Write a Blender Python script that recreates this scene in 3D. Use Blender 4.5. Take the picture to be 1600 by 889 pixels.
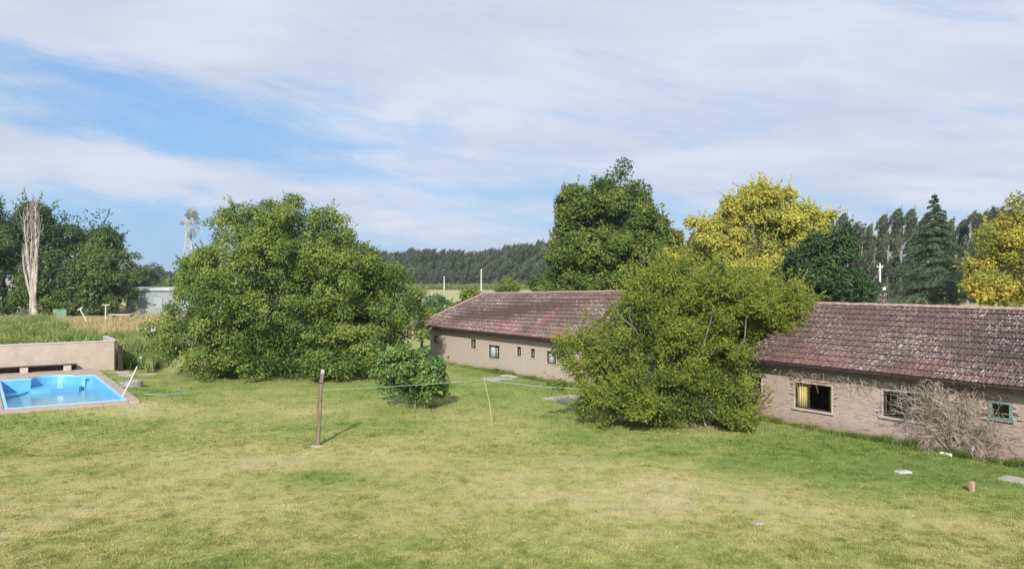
import bpy, math, random
import numpy as np
from mathutils import Vector, Matrix, Quaternion
R = math.radians
rng = np.random.default_rng(7)
random.seed(7)
for o in list(bpy.data.objects): bpy.data.objects.remove(o)
SC = bpy.context.scene
COL = SC.collection

# ------------------------------------------------------------------ camera, light, exposure
F = 1248.0; HOR = 436.0; H = 6.2          # focal length in photo pixels, horizon row, eye height
cd = bpy.data.cameras.new('camera'); cam = bpy.data.objects.new('camera', cd); COL.objects.link(cam)
cam.location = (0, 0, H); cam.rotation_euler = (R(90), 0, 0)
cd.sensor_width = 36; cd.lens = 36*F/1600; cd.shift_y = (HOR-444.5)/1600
cd.clip_start = .1; cd.clip_end = 12000
SC.camera = cam
SUN_EL = 30.0
sd = bpy.data.lights.new('sun', 'SUN'); sun = bpy.data.objects.new('sun', sd); COL.objects.link(sun)
sd.energy = 3.5; sd.angle = R(1.5); sd.color = (1, .95, .86)
ldir = Vector((.10, 1, -math.tan(R(SUN_EL)))).normalized()
sun.rotation_euler = ldir.to_track_quat('-Z', 'Y').to_euler(); sun.location = (0, -20, 30)
SC.view_settings.view_transform = 'Standard'; SC.view_settings.look = 'None'
SC.view_settings.exposure = 0.60; SC.view_settings.gamma = 1
try: SC.view_settings.use_curve_mapping = False
except Exception: pass

def ang(px, py):                           # direction angles (azimuth from +Y, elevation) of a photo point
    x = (px-800)/F; z = (HOR-py)/F
    return math.atan(x), math.atan(z/math.sqrt(1+x*x))

class NT:                                  # tiny node-tree writer
    def __init__(s, tree): s.t = tree; s.t.nodes.clear()
    def n(s, typ, **kw):
        nd = s.t.nodes.new(typ)
        for k, v in kw.items():
            if k.startswith('i_'): nd.inputs[int(k[2:])].default_value = v
            else: setattr(nd, k, v)
        return nd
    def l(s, a, b): s.t.links.new(a, b)
    def m(s, op, a, b=None, c=None, clamp=False):
        nd = s.t.nodes.new('ShaderNodeMath'); nd.operation = op; nd.use_clamp = clamp
        for i, v in enumerate((a, b, c)):
            if v is None: continue
            if isinstance(v, (int, float)): nd.inputs[i].default_value = v
            else: s.l(v, nd.inputs[i])
        return nd.outputs[0]
    def mix(s, fac, a, b, mode='MIX'):
        nd = s.t.nodes.new('ShaderNodeMix'); nd.data_type = 'RGBA'; nd.blend_type = mode
        for sock, v in ((nd.inputs[0], fac), (nd.inputs[6], a), (nd.inputs[7], b)):
            if isinstance(v, (int, float)): sock.default_value = v
            elif isinstance(v, (tuple, list)): sock.default_value = (*v[:3], 1)
            else: s.l(v, sock)
        return nd.outputs[2]
    def mapr(s, v, a, b, c=0., d=1., smooth=True):
        nd = s.t.nodes.new('ShaderNodeMapRange'); nd.interpolation_type = 'SMOOTHSTEP' if smooth else 'LINEAR'
        s.l(v, nd.inputs[0])
        for i, x in zip((1, 2, 3, 4), (a, b, c, d)): nd.inputs[i].default_value = x
        return nd.outputs[0]
    def noise(s, vec, scale, detail=4, rough=.55, dist=0., out=0):
        nd = s.t.nodes.new('ShaderNodeTexNoise'); s.l(vec, nd.inputs['Vector'])
        nd.inputs['Scale'].default_value = scale; nd.inputs['Detail'].default_value = detail
        nd.inputs['Roughness'].default_value = rough; nd.inputs['Distortion'].default_value = dist
        return nd.outputs[out]
    def comb(s, x, y, z):
        nd = s.t.nodes.new('ShaderNodeCombineXYZ')
        for i, v in enumerate((x, y, z)):
            if isinstance(v, (int, float)): nd.inputs[i].default_value = v
            else: s.l(v, nd.inputs[i])
        return nd.outputs[0]

# ------------------------------------------------------------------ world: Nishita sky under thin cirrus
W = bpy.data.worlds.new('World'); SC.world = W; W.use_nodes = True
g = NT(W.node_tree)
out = g.n('ShaderNodeOutputWorld'); bg = g.n('ShaderNodeBackground'); bg.inputs[1].default_value = .1
g.l(bg.outputs[0], out.inputs[0])
sky = g.n('ShaderNodeTexSky'); sky.sky_type = 'NISHITA'; sky.sun_disc = False
sky.sun_elevation = R(SUN_EL); sky.sun_rotation = R(180); sky.air_density = 1.0; sky.dust_density = .3; sky.ozone_density = 1.5
tc = g.n('ShaderNodeTexCoord'); sp = g.n('ShaderNodeSeparateXYZ'); g.l(tc.outputs['Generated'], sp.inputs[0])
X, Y, Z = sp.outputs
az = g.m('ARCTAN2', X, Y); el = g.m('ARCSINE', Z)
zz = g.m('ADD', g.m('MAXIMUM', Z, 0.), .16)
px_ = g.m('DIVIDE', X, zz); py_ = g.m('DIVIDE', Y, zz)
# wisps drawn out along one wind direction
ca, sa = math.cos(R(12)), math.sin(R(12))
wx = g.m('ADD', g.m('MULTIPLY', az, ca), g.m('MULTIPLY', el, -sa))
wy = g.m('ADD', g.m('MULTIPLY', az, sa), g.m('MULTIPLY', el, ca))
v1 = g.comb(g.m('MULTIPLY', wx, 3.2), g.m('MULTIPLY', wy, 13.), 2.3)
v2 = g.comb(g.m('MULTIPLY', px_, .55), g.m('MULTIPLY', py_, .8), 7.7)
n1 = g.noise(v1, 1.0, 8, .62, .7)
n2 = g.noise(v2, 1.3, 7, .6, .5)
n3 = g.noise(g.comb(g.m('MULTIPLY', wx, 7), g.m('MULTIPLY', wy, 46.), 5.1), 1.0, 6, .65, 1.1)
cov = g.m('ADD', g.m('MULTIPLY', n1, .9), g.m('MULTIPLY', n2, .75))
cov = g.m('ADD', cov, g.m('MULTIPLY', n3, .38))
warpx = g.m('MULTIPLY', g.m('SUBTRACT', g.noise(v1, 1.5, 5, .6), .5), .22)
warpy = g.m('MULTIPLY', g.m('SUBTRACT', g.noise(g.comb(g.m('MULTIPLY', wx, 4), g.m('MULTIPLY', wy, 9), 9.), 1.2, 5, .6), .5), .085)
azw = g.m('ADD', az, warpx); elw = g.m('ADD', el, warpy)
holes = [(250,215,330,85,10,.70),(150,360,430,62,3,.95),(90,130,190,45,4,.42),(600,285,140,16,10,.3),(470,235,170,24,8,.25),(1385,205,80,26,5,.26),(850,305,90,13,2,.24),
         (1350,300,210,24,3,.24),(910,78,120,24,-8,.12),(620,370,380,45,3,.28),(1075,345,90,30,0,.3),(1380,330,260,30,0,.28)]
streaks = [(150,245,300,28,13,.72),(430,305,230,26,8,.55),(60,165,130,16,6,.30),(330,205,180,14,11,.22),(560,262,160,12,9,.22),(520,215,110,12,5,.2),(120,20,260,50,3,.2)]
def field(lst, op):
    hs = None
    for (hx, hy, sx, sy, rot, amp) in lst:
        a0, e0 = ang(hx, hy); c, s_ = math.cos(R(-rot)), math.sin(R(-rot))
        da = g.m('SUBTRACT', azw, a0); de = g.m('SUBTRACT', elw, e0)
        u = g.m('ADD', g.m('MULTIPLY', da, c*F/sx), g.m('MULTIPLY', de, s_*F/sx))
        v = g.m('ADD', g.m('MULTIPLY', da, -s_*F/sy), g.m('MULTIPLY', de, c*F/sy))
        r2 = g.m('ADD', g.m('MULTIPLY', u, u), g.m('MULTIPLY', v, v))
        h_ = g.m('MULTIPLY', g.m('EXPONENT', g.m('MULTIPLY', r2, -.7)), amp)
        hs = h_ if hs is None else g.m(op, hs, h_)
    return hs
cen = g.m('SUBTRACT', cov, 1.0)                                   # wisps around zero
val = g.m('ADD', g.m('MULTIPLY', cen, 1.7), .80)
val = g.m('ADD', g.m('SUBTRACT', val, field(holes, 'MAXIMUM')), field(streaks, 'MAXIMUM'))
cloud = g.mapr(val, .0, .95, 0.0, .95)
shade = g.noise(v2, 2.2, 6, .6, .3)
ccol = g.mix(g.mapr(shade, .35, .7), (4.15, 4.6, 5.5), (4.9, 5.25, 6.05))
skyc = g.mix(1.0, sky.outputs[0], (.80, .90, 1.0), 'MULTIPLY')
skyc = g.mix(g.mapr(el, -.05, .5, .85, .5), skyc, (1.7, 3.1, 5.2))       # pale humid air
g.l(g.mix(cloud, skyc, ccol), bg.inputs[0])

# ------------------------------------------------------------------ helpers
def P(px, py, z=0.):                       # a photo point that lies at height z -> world
    y = F*(H-z)/(py-HOR); return Vector(((px-800)/F*y, y, z))
def at(px, py, y):                         # a photo point at distance y -> world
    return Vector(((px-800)/F*y, y, H-(py-HOR)/F*y))
def zat(py, y): return H-(py-HOR)/F*y

def PG(px, py):
    p = P(px, py)
    for _ in range(6): p = P(px, py, float(ground_z(p.x, p.y)))
    return p

class MB:
    def __init__(s): s.v = []; s.q = []; s.t = []; s.n = 0; s.a = {}
    def add(s, v, q=None, t=None, **attrs):
        v = np.asarray(v, float).reshape(-1, 3)
        if q is not None and len(q): s.q.append(np.asarray(q, int).reshape(-1, 4)+s.n)
        if t is not None and len(t): s.t.append(np.asarray(t, int).reshape(-1, 3)+s.n)
        s.v.append(v)
        for k, val in attrs.items():
            s.a.setdefault(k, []).append((s.n, np.broadcast_to(np.asarray(val, float), (len(v),))))
        s.n += len(v); return s
    BQ = [(0,3,2,1),(4,5,6,7),(0,1,5,4),(1,2,6,5),(2,3,7,6),(3,0,4,7)]
    def hexa(s, p, **k): return s.add(p, s.BQ, **k)
    def box(s, c, d, rz=0., rot=None, **k):
        x, y, z = d[0]/2, d[1]/2, d[2]/2
        p = np.array([(-x,-y,-z),(x,-y,-z),(x,y,-z),(-x,y,-z),(-x,-y,z),(x,-y,z),(x,y,z),(-x,y,z)])
        m = np.array((rot or Matrix.Rotation(rz, 3, 'Z')))
        return s.add(p@m.T+np.array(c), s.BQ, **k)
    def tube(s, pts, rad, n=6, cap=True, **k):
        pts = np.asarray(pts, float); m = len(pts); rad = np.broadcast_to(np.asarray(rad, float), (m,))
        d = np.gradient(pts, axis=0); d /= np.linalg.norm(d, axis=1, keepdims=True)+1e-9
        up = np.array([0, 0, 1.]) if abs(d[:, 2]).mean() < .8 else np.array([0, 1., 0])
        a = np.cross(d, up); a /= np.linalg.norm(a, axis=1, keepdims=True)+1e-9; b = np.cross(d, a)
        th = np.arange(n)/n*2*math.pi
        ring = pts[:, None]+rad[:, None, None]*(np.cos(th)[None, :, None]*a[:, None]+np.sin(th)[None, :, None]*b[:, None])
        i = np.arange(m-1)[:, None]*n; j = np.arange(n)[None]; j2 = (j+1) % n
        q = np.stack([i+j, i+j2, i+n+j2, i+n+j], -1).reshape(-1, 4)
        v = ring.reshape(-1, 3); t = []
        if cap:
            v = np.vstack([v, pts[:1], pts[-1:]]); c0, c1 = m*n, m*n+1
            t = [(c0, (x+1) % n, x) for x in range(n)]+[(c1, (m-1)*n+x, (m-1)*n+(x+1) % n) for x in range(n)]
        return s.add(v, q, t, **k)
    def lathe(s, c, prof, n=16, **k):      # prof: (r, z)
        th = np.arange(n)/n*2*math.pi; c = np.array(c, float)
        v = np.array([[(r*math.cos(t), r*math.sin(t), z) for t in th] for r, z in prof]).reshape(-1, 3)+c
        m = len(prof); q = [(i*n+j, i*n+(j+1) % n, (i+1)*n+(j+1) % n, (i+1)*n+j) for i in range(m-1) for j in range(n)]
        return s.add(v, q, **k)
    def mesh(s, name, mat=None, smooth=False):
        me = bpy.data.meshes.new(name); v = np.vstack(s.v)
        q = np.vstack(s.q) if s.q else np.zeros((0, 4), int); t = np.vstack(s.t) if s.t else np.zeros((0, 3), int)
        me.vertices.add(len(v)); me.vertices.foreach_set('co', v.astype(np.float32).ravel())
        me.loops.add(q.size+t.size); me.loops.foreach_set('vertex_index', np.concatenate([q.ravel(), t.ravel()]).astype(np.int32))
        me.polygons.add(len(q)+len(t))
        me.polygons.foreach_set('loop_start', np.concatenate([np.arange(len(q))*4, q.size+np.arange(len(t))*3]).astype(np.int32))
        me.polygons.foreach_set('use_smooth', np.full(len(q)+len(t), bool(smooth)))
        me.update(calc_edges=True)
        for k, lst in s.a.items():
            arr = np.zeros(len(v), np.float32)
            for i0, val in lst: arr[i0:i0+len(val)] = val
            at_ = me.attributes.new(k, 'FLOAT', 'POINT'); at_.data.foreach_set('value', arr)
        if mat: me.materials.append(mat)
        return me
    def build(s, name, mat, parent=None, smooth=False):
        return link(name, s.mesh(name, mat, smooth), parent)

def link(name, me, parent=None):
    o = bpy.data.objects.new(name, me); COL.objects.link(o)
    if parent is not None: o.parent = parent
    return o
def tag(o, label, cat, group=None):
    o['label'] = label; o['category'] = cat
    if group: o['group'] = group
    return o
def thing(name, loc, label, cat, group=None, rz=0.):
    o = bpy.data.objects.new(name, None); COL.objects.link(o); o.empty_display_size = .3
    o.location = loc; o.rotation_euler = (0, 0, rz)
    return tag(o, label, cat, group)
def kind(o, k): o['kind'] = k; return o

# ------------------------------------------------------------------ materials
def mat_new(name):
    m = bpy.data.materials.new(name); m.use_nodes = True; g = NT(m.node_tree)
    o = g.n('ShaderNodeOutputMaterial'); return m, g, o
def surf(name, c1, c2, scale=3., rough=.8, bump=.0, bscale=40., c3=None, s3=12., t3=(.6, .75), attr=None, ac=None, metallic=0., spec=.3, stretch=(1, 1, 1)):
    m, g, o = mat_new(name); b = g.n('ShaderNodeBsdfPrincipled'); g.l(b.outputs[0], o.inputs[0])
    tc = g.n('ShaderNodeTexCoord'); mp = g.n('ShaderNodeMapping'); mp.inputs['Scale'].default_value = stretch
    g.l(tc.outputs['Object'], mp.inputs[0]); v = mp.outputs[0]
    col = g.mix(g.mapr(g.noise(v, scale, 5, .6), .32, .68), c1, c2)
    if c3: col = g.mix(g.mapr(g.noise(v, s3, 4, .6), *t3), col, c3)
    if attr:
        a = g.n('ShaderNodeAttribute'); a.attribute_name = attr
        col = g.mix(g.m('MULTIPLY', a.outputs['Fac'], ac[3] if len(ac) > 3 else 1.), col, ac[:3])
    g.l(col, b.inputs['Base Color']); b.inputs['Roughness'].default_value = rough; b.inputs['Metallic'].default_value = metallic
    b.inputs['Specular IOR Level'].default_value = spec
    if bump:
        bn = g.n('ShaderNodeBump'); bn.inputs['Strength'].default_value = bump; bn.inputs['Distance'].default_value = .02
        g.l(g.noise(v, bscale, 4, .6), bn.inputs['Height']); g.l(bn.outputs[0], b.inputs['Normal'])
    return m
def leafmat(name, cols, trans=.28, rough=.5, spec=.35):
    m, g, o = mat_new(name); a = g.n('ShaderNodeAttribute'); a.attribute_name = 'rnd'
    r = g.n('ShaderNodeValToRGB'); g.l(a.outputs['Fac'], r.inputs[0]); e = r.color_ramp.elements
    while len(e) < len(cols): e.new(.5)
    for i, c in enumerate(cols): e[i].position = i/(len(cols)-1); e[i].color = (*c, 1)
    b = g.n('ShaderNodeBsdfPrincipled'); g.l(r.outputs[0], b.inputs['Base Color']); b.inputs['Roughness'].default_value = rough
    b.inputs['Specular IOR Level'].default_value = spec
    t = g.n('ShaderNodeBsdfTranslucent'); g.l(g.mix(1., r.outputs[0], (1.15, 1.25, .6), 'MULTIPLY'), t.inputs[0])
    mx = g.n('ShaderNodeMixShader'); mx.inputs[0].default_value = trans
    g.l(b.outputs[0], mx.inputs[1]); g.l(t.outputs[0], mx.inputs[2]); g.l(mx.outputs[0], o.inputs[0]); return m

M = {}
M['bark'] = surf('bark', (.13, .10, .075), (.22, .18, .14), 6, .9, .6, 30, stretch=(1, 1, .25))
M['grey_bark'] = surf('grey_bark', (.26, .23, .19), (.42, .38, .33), 6, .9, .6, 30, stretch=(1, 1, .25))
M['limb_bark'] = surf('limb_bark', (.12, .10, .08), (.24, .21, .175), 4, .9)
M['bleached_bark'] = surf('bleached_bark', (.28, .24, .20), (.50, .46, .41), 2, .9, .4, 20, stretch=(1, 1, .25))
M['dead_twig'] = surf('dead_twig', (.26, .21, .16), (.46, .39, .315), 5, .9)
M['tile'] = None
M['wood_dark'] = surf('wood_dark', (.035, .022, .016), (.07, .045, .03), 5, .7, .3, 40)
M['wood_post'] = surf('wood_post', (.15, .11, .08), (.27, .21, .165), 4, .85, .6, 25, stretch=(6, 6, .6), c3=(.38, .33, .28), s3=9)
M['eave_shade'] = surf('eave_shade_black', (.016, .012, .010), (.03, .022, .018), 5, .8)  # near-black colour holds the shadow band under the eave
M['plaster'] = surf('plaster', (.44, .38, .32), (.56, .5, .44), 3, .9, .3, 25)
M['plaster_grey'] = surf('plaster_grey', (.26, .23, .20), (.42, .37, .32), 2.2, .92, .4, 22, c3=(.16, .14, .12), s3=5)
M['coping'] = surf('coping', (.46, .45, .45), (.52, .51, .5), 3, .85, .3, 25)
M['concrete'] = surf('concrete', (.34, .31, .27), (.48, .44, .39), 3, .9, .4, 30, c3=(.22, .2, .17), s3=7)
M['deck'] = surf('deck', (.40, .31, .26), (.46, .365, .31), 1.6, .9, .3, 60, c3=(.34, .27, .23), s3=6)
M['curtain_yellow'] = surf('curtain_yellow', (.82, .60, .22), (.88, .68, .30), 4, .9)
M['curtain_white'] = surf('curtain_white', (.62, .64, .66), (.72, .74, .76), 4, .9)
M['green_paint'] = surf('green_paint', (.12, .21, .175), (.22, .31, .27), 8, .6, .3, 40, c3=(.34, .42, .37), s3=20)
M['green_fence'] = surf('green_fence', (.05, .2, .13), (.08, .3, .2), 3, .6)
M['interior'] = surf('interior', (.20, .12, .09), (.26, .16, .12), 2, .9)
M['gelcoat'] = surf('gelcoat', (.10, .38, .66), (.13, .43, .70), 1.2, .32, spec=.4, c3=(.2, .46, .66), s3=3)
M['gelcoat_rim'] = surf('gelcoat_rim', (.24, .60, .80), (.32, .66, .84), 1.2, .3, spec=.5)
M['white_paint'] = surf('white_paint', (.68, .68, .66), (.8, .8, .78), 6, .6)
M['galv'] = surf('galv', (.46, .46, .47), (.58, .57, .57), 2, .6, metallic=.2, c3=(.36, .32, .29), s3=2.5, t3=(.62, .8))
M['shed_metal'] = surf('shed_metal', (.27, .31, .33), (.33, .37, .39), .5, .6, c3=(.24, .26, .28), s3=.9)
M['shed_roof'] = surf('shed_roof', (.42, .44, .48), (.52, .53, .56), .4, .6)
M['red_brick'] = surf('red_brick', (.42, .26, .18), (.5, .33, .24), 8, .9, .4, 60)
M['pole_concrete'] = surf('pole_concrete', (.5, .48, .45), (.62, .6, .57), 3, .9)
M['cord_white'] = surf('cord_white', (.42, .48, .44), (.5, .56, .52), 4, .7)
M['cane'] = surf('cane', (.5, .42, .16), (.58, .5, .22), 6, .7)
M['hose'] = surf('hose', (.3, .62, .66), (.36, .7, .74), 3, .4)
M['stone_grey'] = surf('stone_grey', (.22, .21, .2), (.36, .35, .33), 5, .9, .5, 20)

def glass():
    m, g, o = mat_new('window_glass'); a = g.n('ShaderNodeBsdfTransparent'); b = g.n('ShaderNodeBsdfGlossy')
    a.inputs[0].default_value = (.92, .94, .94, 1); b.inputs['Roughness'].default_value = .03
    lw = g.n('ShaderNodeLayerWeight'); lw.inputs[0].default_value = .5
    mx = g.n('ShaderNodeMixShader'); g.l(g.m('ADD', g.m('MULTIPLY', g.m('POWER', lw.outputs[1], 5.), .9), .03), mx.inputs[0]); g.l(a.outputs[0], mx.inputs[1]); g.l(b.outputs[0], mx.inputs[2])
    g.l(mx.outputs[0], o.inputs[0]); return m
M['glass'] = glass()
def water():
    m, g, o = mat_new('pool_water'); b = g.n('ShaderNodeBsdfPrincipled'); g.l(b.outputs[0], o.inputs[0])
    tc = g.n('ShaderNodeTexCoord'); v = tc.outputs['Object']
    g.l(g.mix(g.mapr(g.noise(v, .55, 3), .35, .65), (.15, .29, .38), (.21, .31, .35)), b.inputs['Base Color'])
    b.inputs['Roughness'].default_value = .16; b.inputs['IOR'].default_value = 1.33
    bn = g.n('ShaderNodeBump'); bn.inputs['Strength'].default_value = .12; bn.inputs['Distance'].default_value = .02
    g.l(g.noise(v, 5., 3), bn.inputs['Height']); g.l(bn.outputs[0], b.inputs['Normal']); return m
M['water'] = water()

def brickmat():
    m, g, o = mat_new('painted_brick'); b = g.n('ShaderNodeBsdfPrincipled'); g.l(b.outputs[0], o.inputs[0])
    geo = g.n('ShaderNodeNewGeometry'); v = geo.outputs['Position']
    a = g.n('ShaderNodeAttribute'); a.attribute_name = 'rnd'
    col = g.mix(a.outputs['Fac'], (.475, .345, .30), (.54, .425, .375))
    col = g.mix(g.mapr(a.outputs['Fac'], .93, .98), col, (.42, .27, .21))
    col = g.mix(g.mapr(g.noise(v, 1.1, 5, .65), .42, .66, 0, .5), col, (.53, .45, .40))       # worn limewash
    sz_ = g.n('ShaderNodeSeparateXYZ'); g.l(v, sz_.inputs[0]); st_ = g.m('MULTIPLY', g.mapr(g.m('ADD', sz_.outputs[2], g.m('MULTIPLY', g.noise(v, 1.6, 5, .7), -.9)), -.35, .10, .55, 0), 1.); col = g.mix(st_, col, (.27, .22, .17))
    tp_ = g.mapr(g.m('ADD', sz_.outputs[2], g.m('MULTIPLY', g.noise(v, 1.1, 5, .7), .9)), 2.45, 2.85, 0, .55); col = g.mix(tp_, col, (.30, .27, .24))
    rt_ = g.mapr(sz_.outputs[0], 15.2, 17.2, 0, .45); col = g.mix(rt_, col, (.34, .23, .20))
    col = g.mix(g.mapr(g.noise(v, 14, 4, .7), .62, .74, 0, .75), col, (.34, .24, .19))
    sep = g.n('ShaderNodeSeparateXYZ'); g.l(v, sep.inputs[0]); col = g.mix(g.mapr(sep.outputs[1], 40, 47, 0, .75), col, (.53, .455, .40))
    g.l(col, b.inputs['Base Color']); b.inputs['Roughness'].default_value = .92; b.inputs['Specular IOR Level'].default_value = .2
    bn = g.n('ShaderNodeBump'); bn.inputs['Strength'].default_value = .5; bn.inputs['Distance'].default_value = .01
    g.l(g.noise(v, 60, 4), bn.inputs['Height']); g.l(bn.outputs[0], b.inputs['Normal']); return m
M['brick'] = brickmat()
def mortarmat():
    m, g, o = mat_new('wall_mortar'); b = g.n('ShaderNodeBsdfPrincipled'); g.l(b.outputs[0], o.inputs[0])
    geo = g.n('ShaderNodeNewGeometry'); v = geo.outputs['Position']
    mp = g.n('ShaderNodeMapping'); mp.inputs['Scale'].default_value = (1, 1, 4.5); g.l(v, mp.inputs[0]); sep = g.n('ShaderNodeSeparateXYZ'); g.l(v, sep.inputs[0])
    col = g.mix(g.mapr(g.noise(mp.outputs[0], 3.0, 4, .7), .43, .50), (.10, .065, .055), (.46, .37, .32))
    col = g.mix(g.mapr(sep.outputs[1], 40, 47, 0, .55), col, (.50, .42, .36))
    g.l(col, b.inputs['Base Color']); b.inputs['Roughness'].default_value = .95; return m
M['mortar'] = mortarmat()
def tilemat():
    m, g, o = mat_new('clay_tile'); b = g.n('ShaderNodeBsdfPrincipled'); g.l(b.outputs[0], o.inputs[0])
    geo = g.n('ShaderNodeNewGeometry'); v = geo.outputs['Position']
    a = g.n('ShaderNodeAttribute'); a.attribute_name = 'rnd'
    f = g.n('ShaderNodeAttribute'); f.attribute_name = 'soot'
    e = g.n('ShaderNodeAttribute'); e.attribute_name = 'red'
    base = g.mix(a.outputs['Fac'], (.098, .064, .058), (.158, .108, .097))
    base = g.mix(g.m('MULTIPLY', g.mapr(g.noise(v, .45, 4, .6), .42, .62), .55), base, (.14, .074, .066))
    redm = g.m('MULTIPLY', g.m('MULTIPLY', e.outputs['Fac'], .75), g.mapr(g.m('ADD', g.noise(v, .8, 4, .6), g.m('MULTIPLY', a.outputs['Fac'], .15)), .45, .66))
    base = g.mix(redm, base, (.25, .12, .098))
    base = g.mix(f.outputs['Fac'], base, (.045, .042, .042))
    # lichen: pale crusts gathered in drifts
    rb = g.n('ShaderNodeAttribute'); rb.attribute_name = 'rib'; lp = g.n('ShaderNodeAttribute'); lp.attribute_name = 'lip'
    l2 = g.mapr(g.noise(v, .5, 3, .6), .38, .60, .12, 1); l1 = g.mapr(g.m('ADD', g.noise(v, 6.5, 3, .75, .2), g.m('MULTIPLY', rb.outputs['Fac'], .07)), .575, .63)
    l3 = g.mapr(g.noise(v, 16, 2, .6), .585, .63)
    lf = g.m('MAXIMUM', g.m('MULTIPLY', l1, l2), g.m('MULTIPLY', l3, g.m('MULTIPLY', l2, .6)))
    col = g.mix(g.m('MULTIPLY', lf, .72), base, (.56, .49, .46))
    col = g.mix(g.m('MULTIPLY', lp.outputs['Fac'], .8), col, (.045, .035, .032))  # lower lips painted dark for the shadow lines between courses
    g.l(col, b.inputs['Base Color']); b.inputs['Roughness'].default_value = .8; b.inputs['Specular IOR Level'].default_value = .25
    bn = g.n('ShaderNodeBump'); bn.inputs['Strength'].default_value = .5; bn.inputs['Distance'].default_value = .01
    g.l(g.noise(v, 45, 4), bn.inputs['Height']); g.l(bn.outputs[0], b.inputs['Normal']); return m
M['tile'] = tilemat()

# ------------------------------------------------------------------ value noise in numpy
_perm = rng.random((256, 256))
def vnoise(x, y, sc, seed=0, octv=3):
    t = np.zeros(np.shape(x)); amp = 1.; tot = 0
    for k in range(octv):
        X_ = np.asarray(x)/sc*2**k+seed*17.3; Y_ = np.asarray(y)/sc*2**k+seed*5.7
        xi = np.floor(X_).astype(int); yi = np.floor(Y_).astype(int); fx = X_-xi; fy = Y_-yi
        fx = fx*fx*(3-2*fx); fy = fy*fy*(3-2*fy)
        q = lambda i, j: _perm[i % 256, j % 256]
        t += amp*((q(xi, yi)*(1-fx)+q(xi+1, yi)*fx)*(1-fy)+(q(xi, yi+1)*(1-fx)+q(xi+1, yi+1)*fx)*fy)
        tot += amp; amp *= .55
    return t/tot

# ------------------------------------------------------------------ layout frames
U = np.array([.829, .559]); V = np.array([-.559, .829])       # across / along, shared by house, pool and walls
PO = np.array([-18.5, 38.3])                                   # near right corner of the pool
def pool(u, v, z=0.): return (PO[0]+U[0]*u+V[0]*v, PO[1]+U[1]*u+V[1]*v, z)
DZ = .40
def puv(x, y):
    dx = x-PO[0]; dy = y-PO[1]; return dx*U[0]+dy*U[1], dx*V[0]+dy*V[1]
def ground_z(x, y):
    x = np.asarray(x, float); y = np.asarray(y, float)
    u, v = puv(x, y)
    du = np.maximum(np.maximum(-9-u, u-.5), 0); dv = np.maximum(np.maximum(-.4-v, v-16.5), 0)
    d = np.hypot(du, dv*.8)
    m = np.clip(1-d/3.2, 0, 1); m = m*m*(3-2*m)
    z = m*(DZ-.15)
    near = np.clip((90-y)/40, 0, 1)
    z = z+near*((vnoise(x, y, 3.5, 3, 3)-.5)*.10+(vnoise(x, y, .5, 4, 2)-.5)*.045)
    inside = (u > -5.3) & (u < .25) & (v > -.2) & (v < 14.2)
    z = np.where(inside, -3., z)
    return z

# dry / green patches of the lawn, given as photo spots on the ground
patches = [  # px, py, size px x, size px y, amount (+dry, -green)
 (700,715,420,45,.55),(1060,775,240,40,.55),(250,760,330,55,.35),(520,690,80,30,.15),(330,660,160,18,.1),(120,650,130,14,.35),
 (490,748,62,12,-.85),(120,662,150,9,-.75),(1150,712,330,26,-.60),(1450,745,280,40,-.35),(800,600,150,26,-.75),(370,620,170,16,-.5),
 (560,660,120,18,-.35),(900,690,120,22,-.4),(600,850,170,40,-.15),(1150,850,300,30,-.15),(80,800,150,60,.1),(760,680,60,14,.25),
 (940,650,80,20,-.6),(1250,690,120,14,-.5),(1200,785,60,14,.2),(230,640,60,10,.3),(860,640,90,14,-.1),(150,860,300,30,-.05),(300,600,90,14,-.3)]
def dryness(x, y):
    x = np.asarray(x, float); y = np.maximum(np.asarray(y, float), 3.)
    px = 800+F*x/y; py = HOR+F*H/y
    d = .57+(vnoise(x, y, 6, 1, 4)-.5)*1.0+(vnoise(x, y, 1.3, 2, 3)-.5)*.75
    for (a, b, sx, sy, amt) in patches:
        pc = P(a, b); wx_ = sx/F*pc.y; wy_ = sy*pc.y**2/(F*H)       # patch as an ellipse on the ground
        r2 = ((x-pc.x)/wx_)**2+((y-pc.y)/wy_)**2
        d = d+.75*amt*np.exp(-r2*.7)
    far = np.clip((y-72)/14, 0, 1)
    d = d*(1-far)+far*(1.12+(vnoise(x, y, 30, 6, 3)-.5)*1.2)
    return np.clip(d, 0, 1.4)

def lawn_cols(g, dry, v):
    n = g.noise(v, 9., 4, .65); n2 = g.noise(v, 45., 3, .6); n3 = g.noise(v, 2.2, 4, .6)
    d = g.m('ADD', dry, g.m('MULTIPLY', g.m('SUBTRACT', n, .5), 1.3))
    d = g.m('ADD', d, g.m('MULTIPLY', g.m('SUBTRACT', n3, .5), .5))
    r = g.n('ShaderNodeValToRGB'); g.l(g.m('MULTIPLY', d, .72), r.inputs[0]); e = r.color_ramp.elements
    cols = [(0.0, (0.20, 0.278, 0.074)), (0.2, (0.28, 0.342, 0.098)), (0.42, (0.385, 0.398, 0.142)), (0.68, (0.495, 0.455, 0.21)), (1.0, (0.55, 0.475, 0.29))]
    while len(e) < len(cols): e.new(.5)
    for i, (p_, c) in enumerate(cols): e[i].position = p_; e[i].color = (*c, 1)
    return g.mix(g.mapr(n2, .3, .7, 0, .35), r.outputs[0], (.12, .12, .05))
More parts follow.
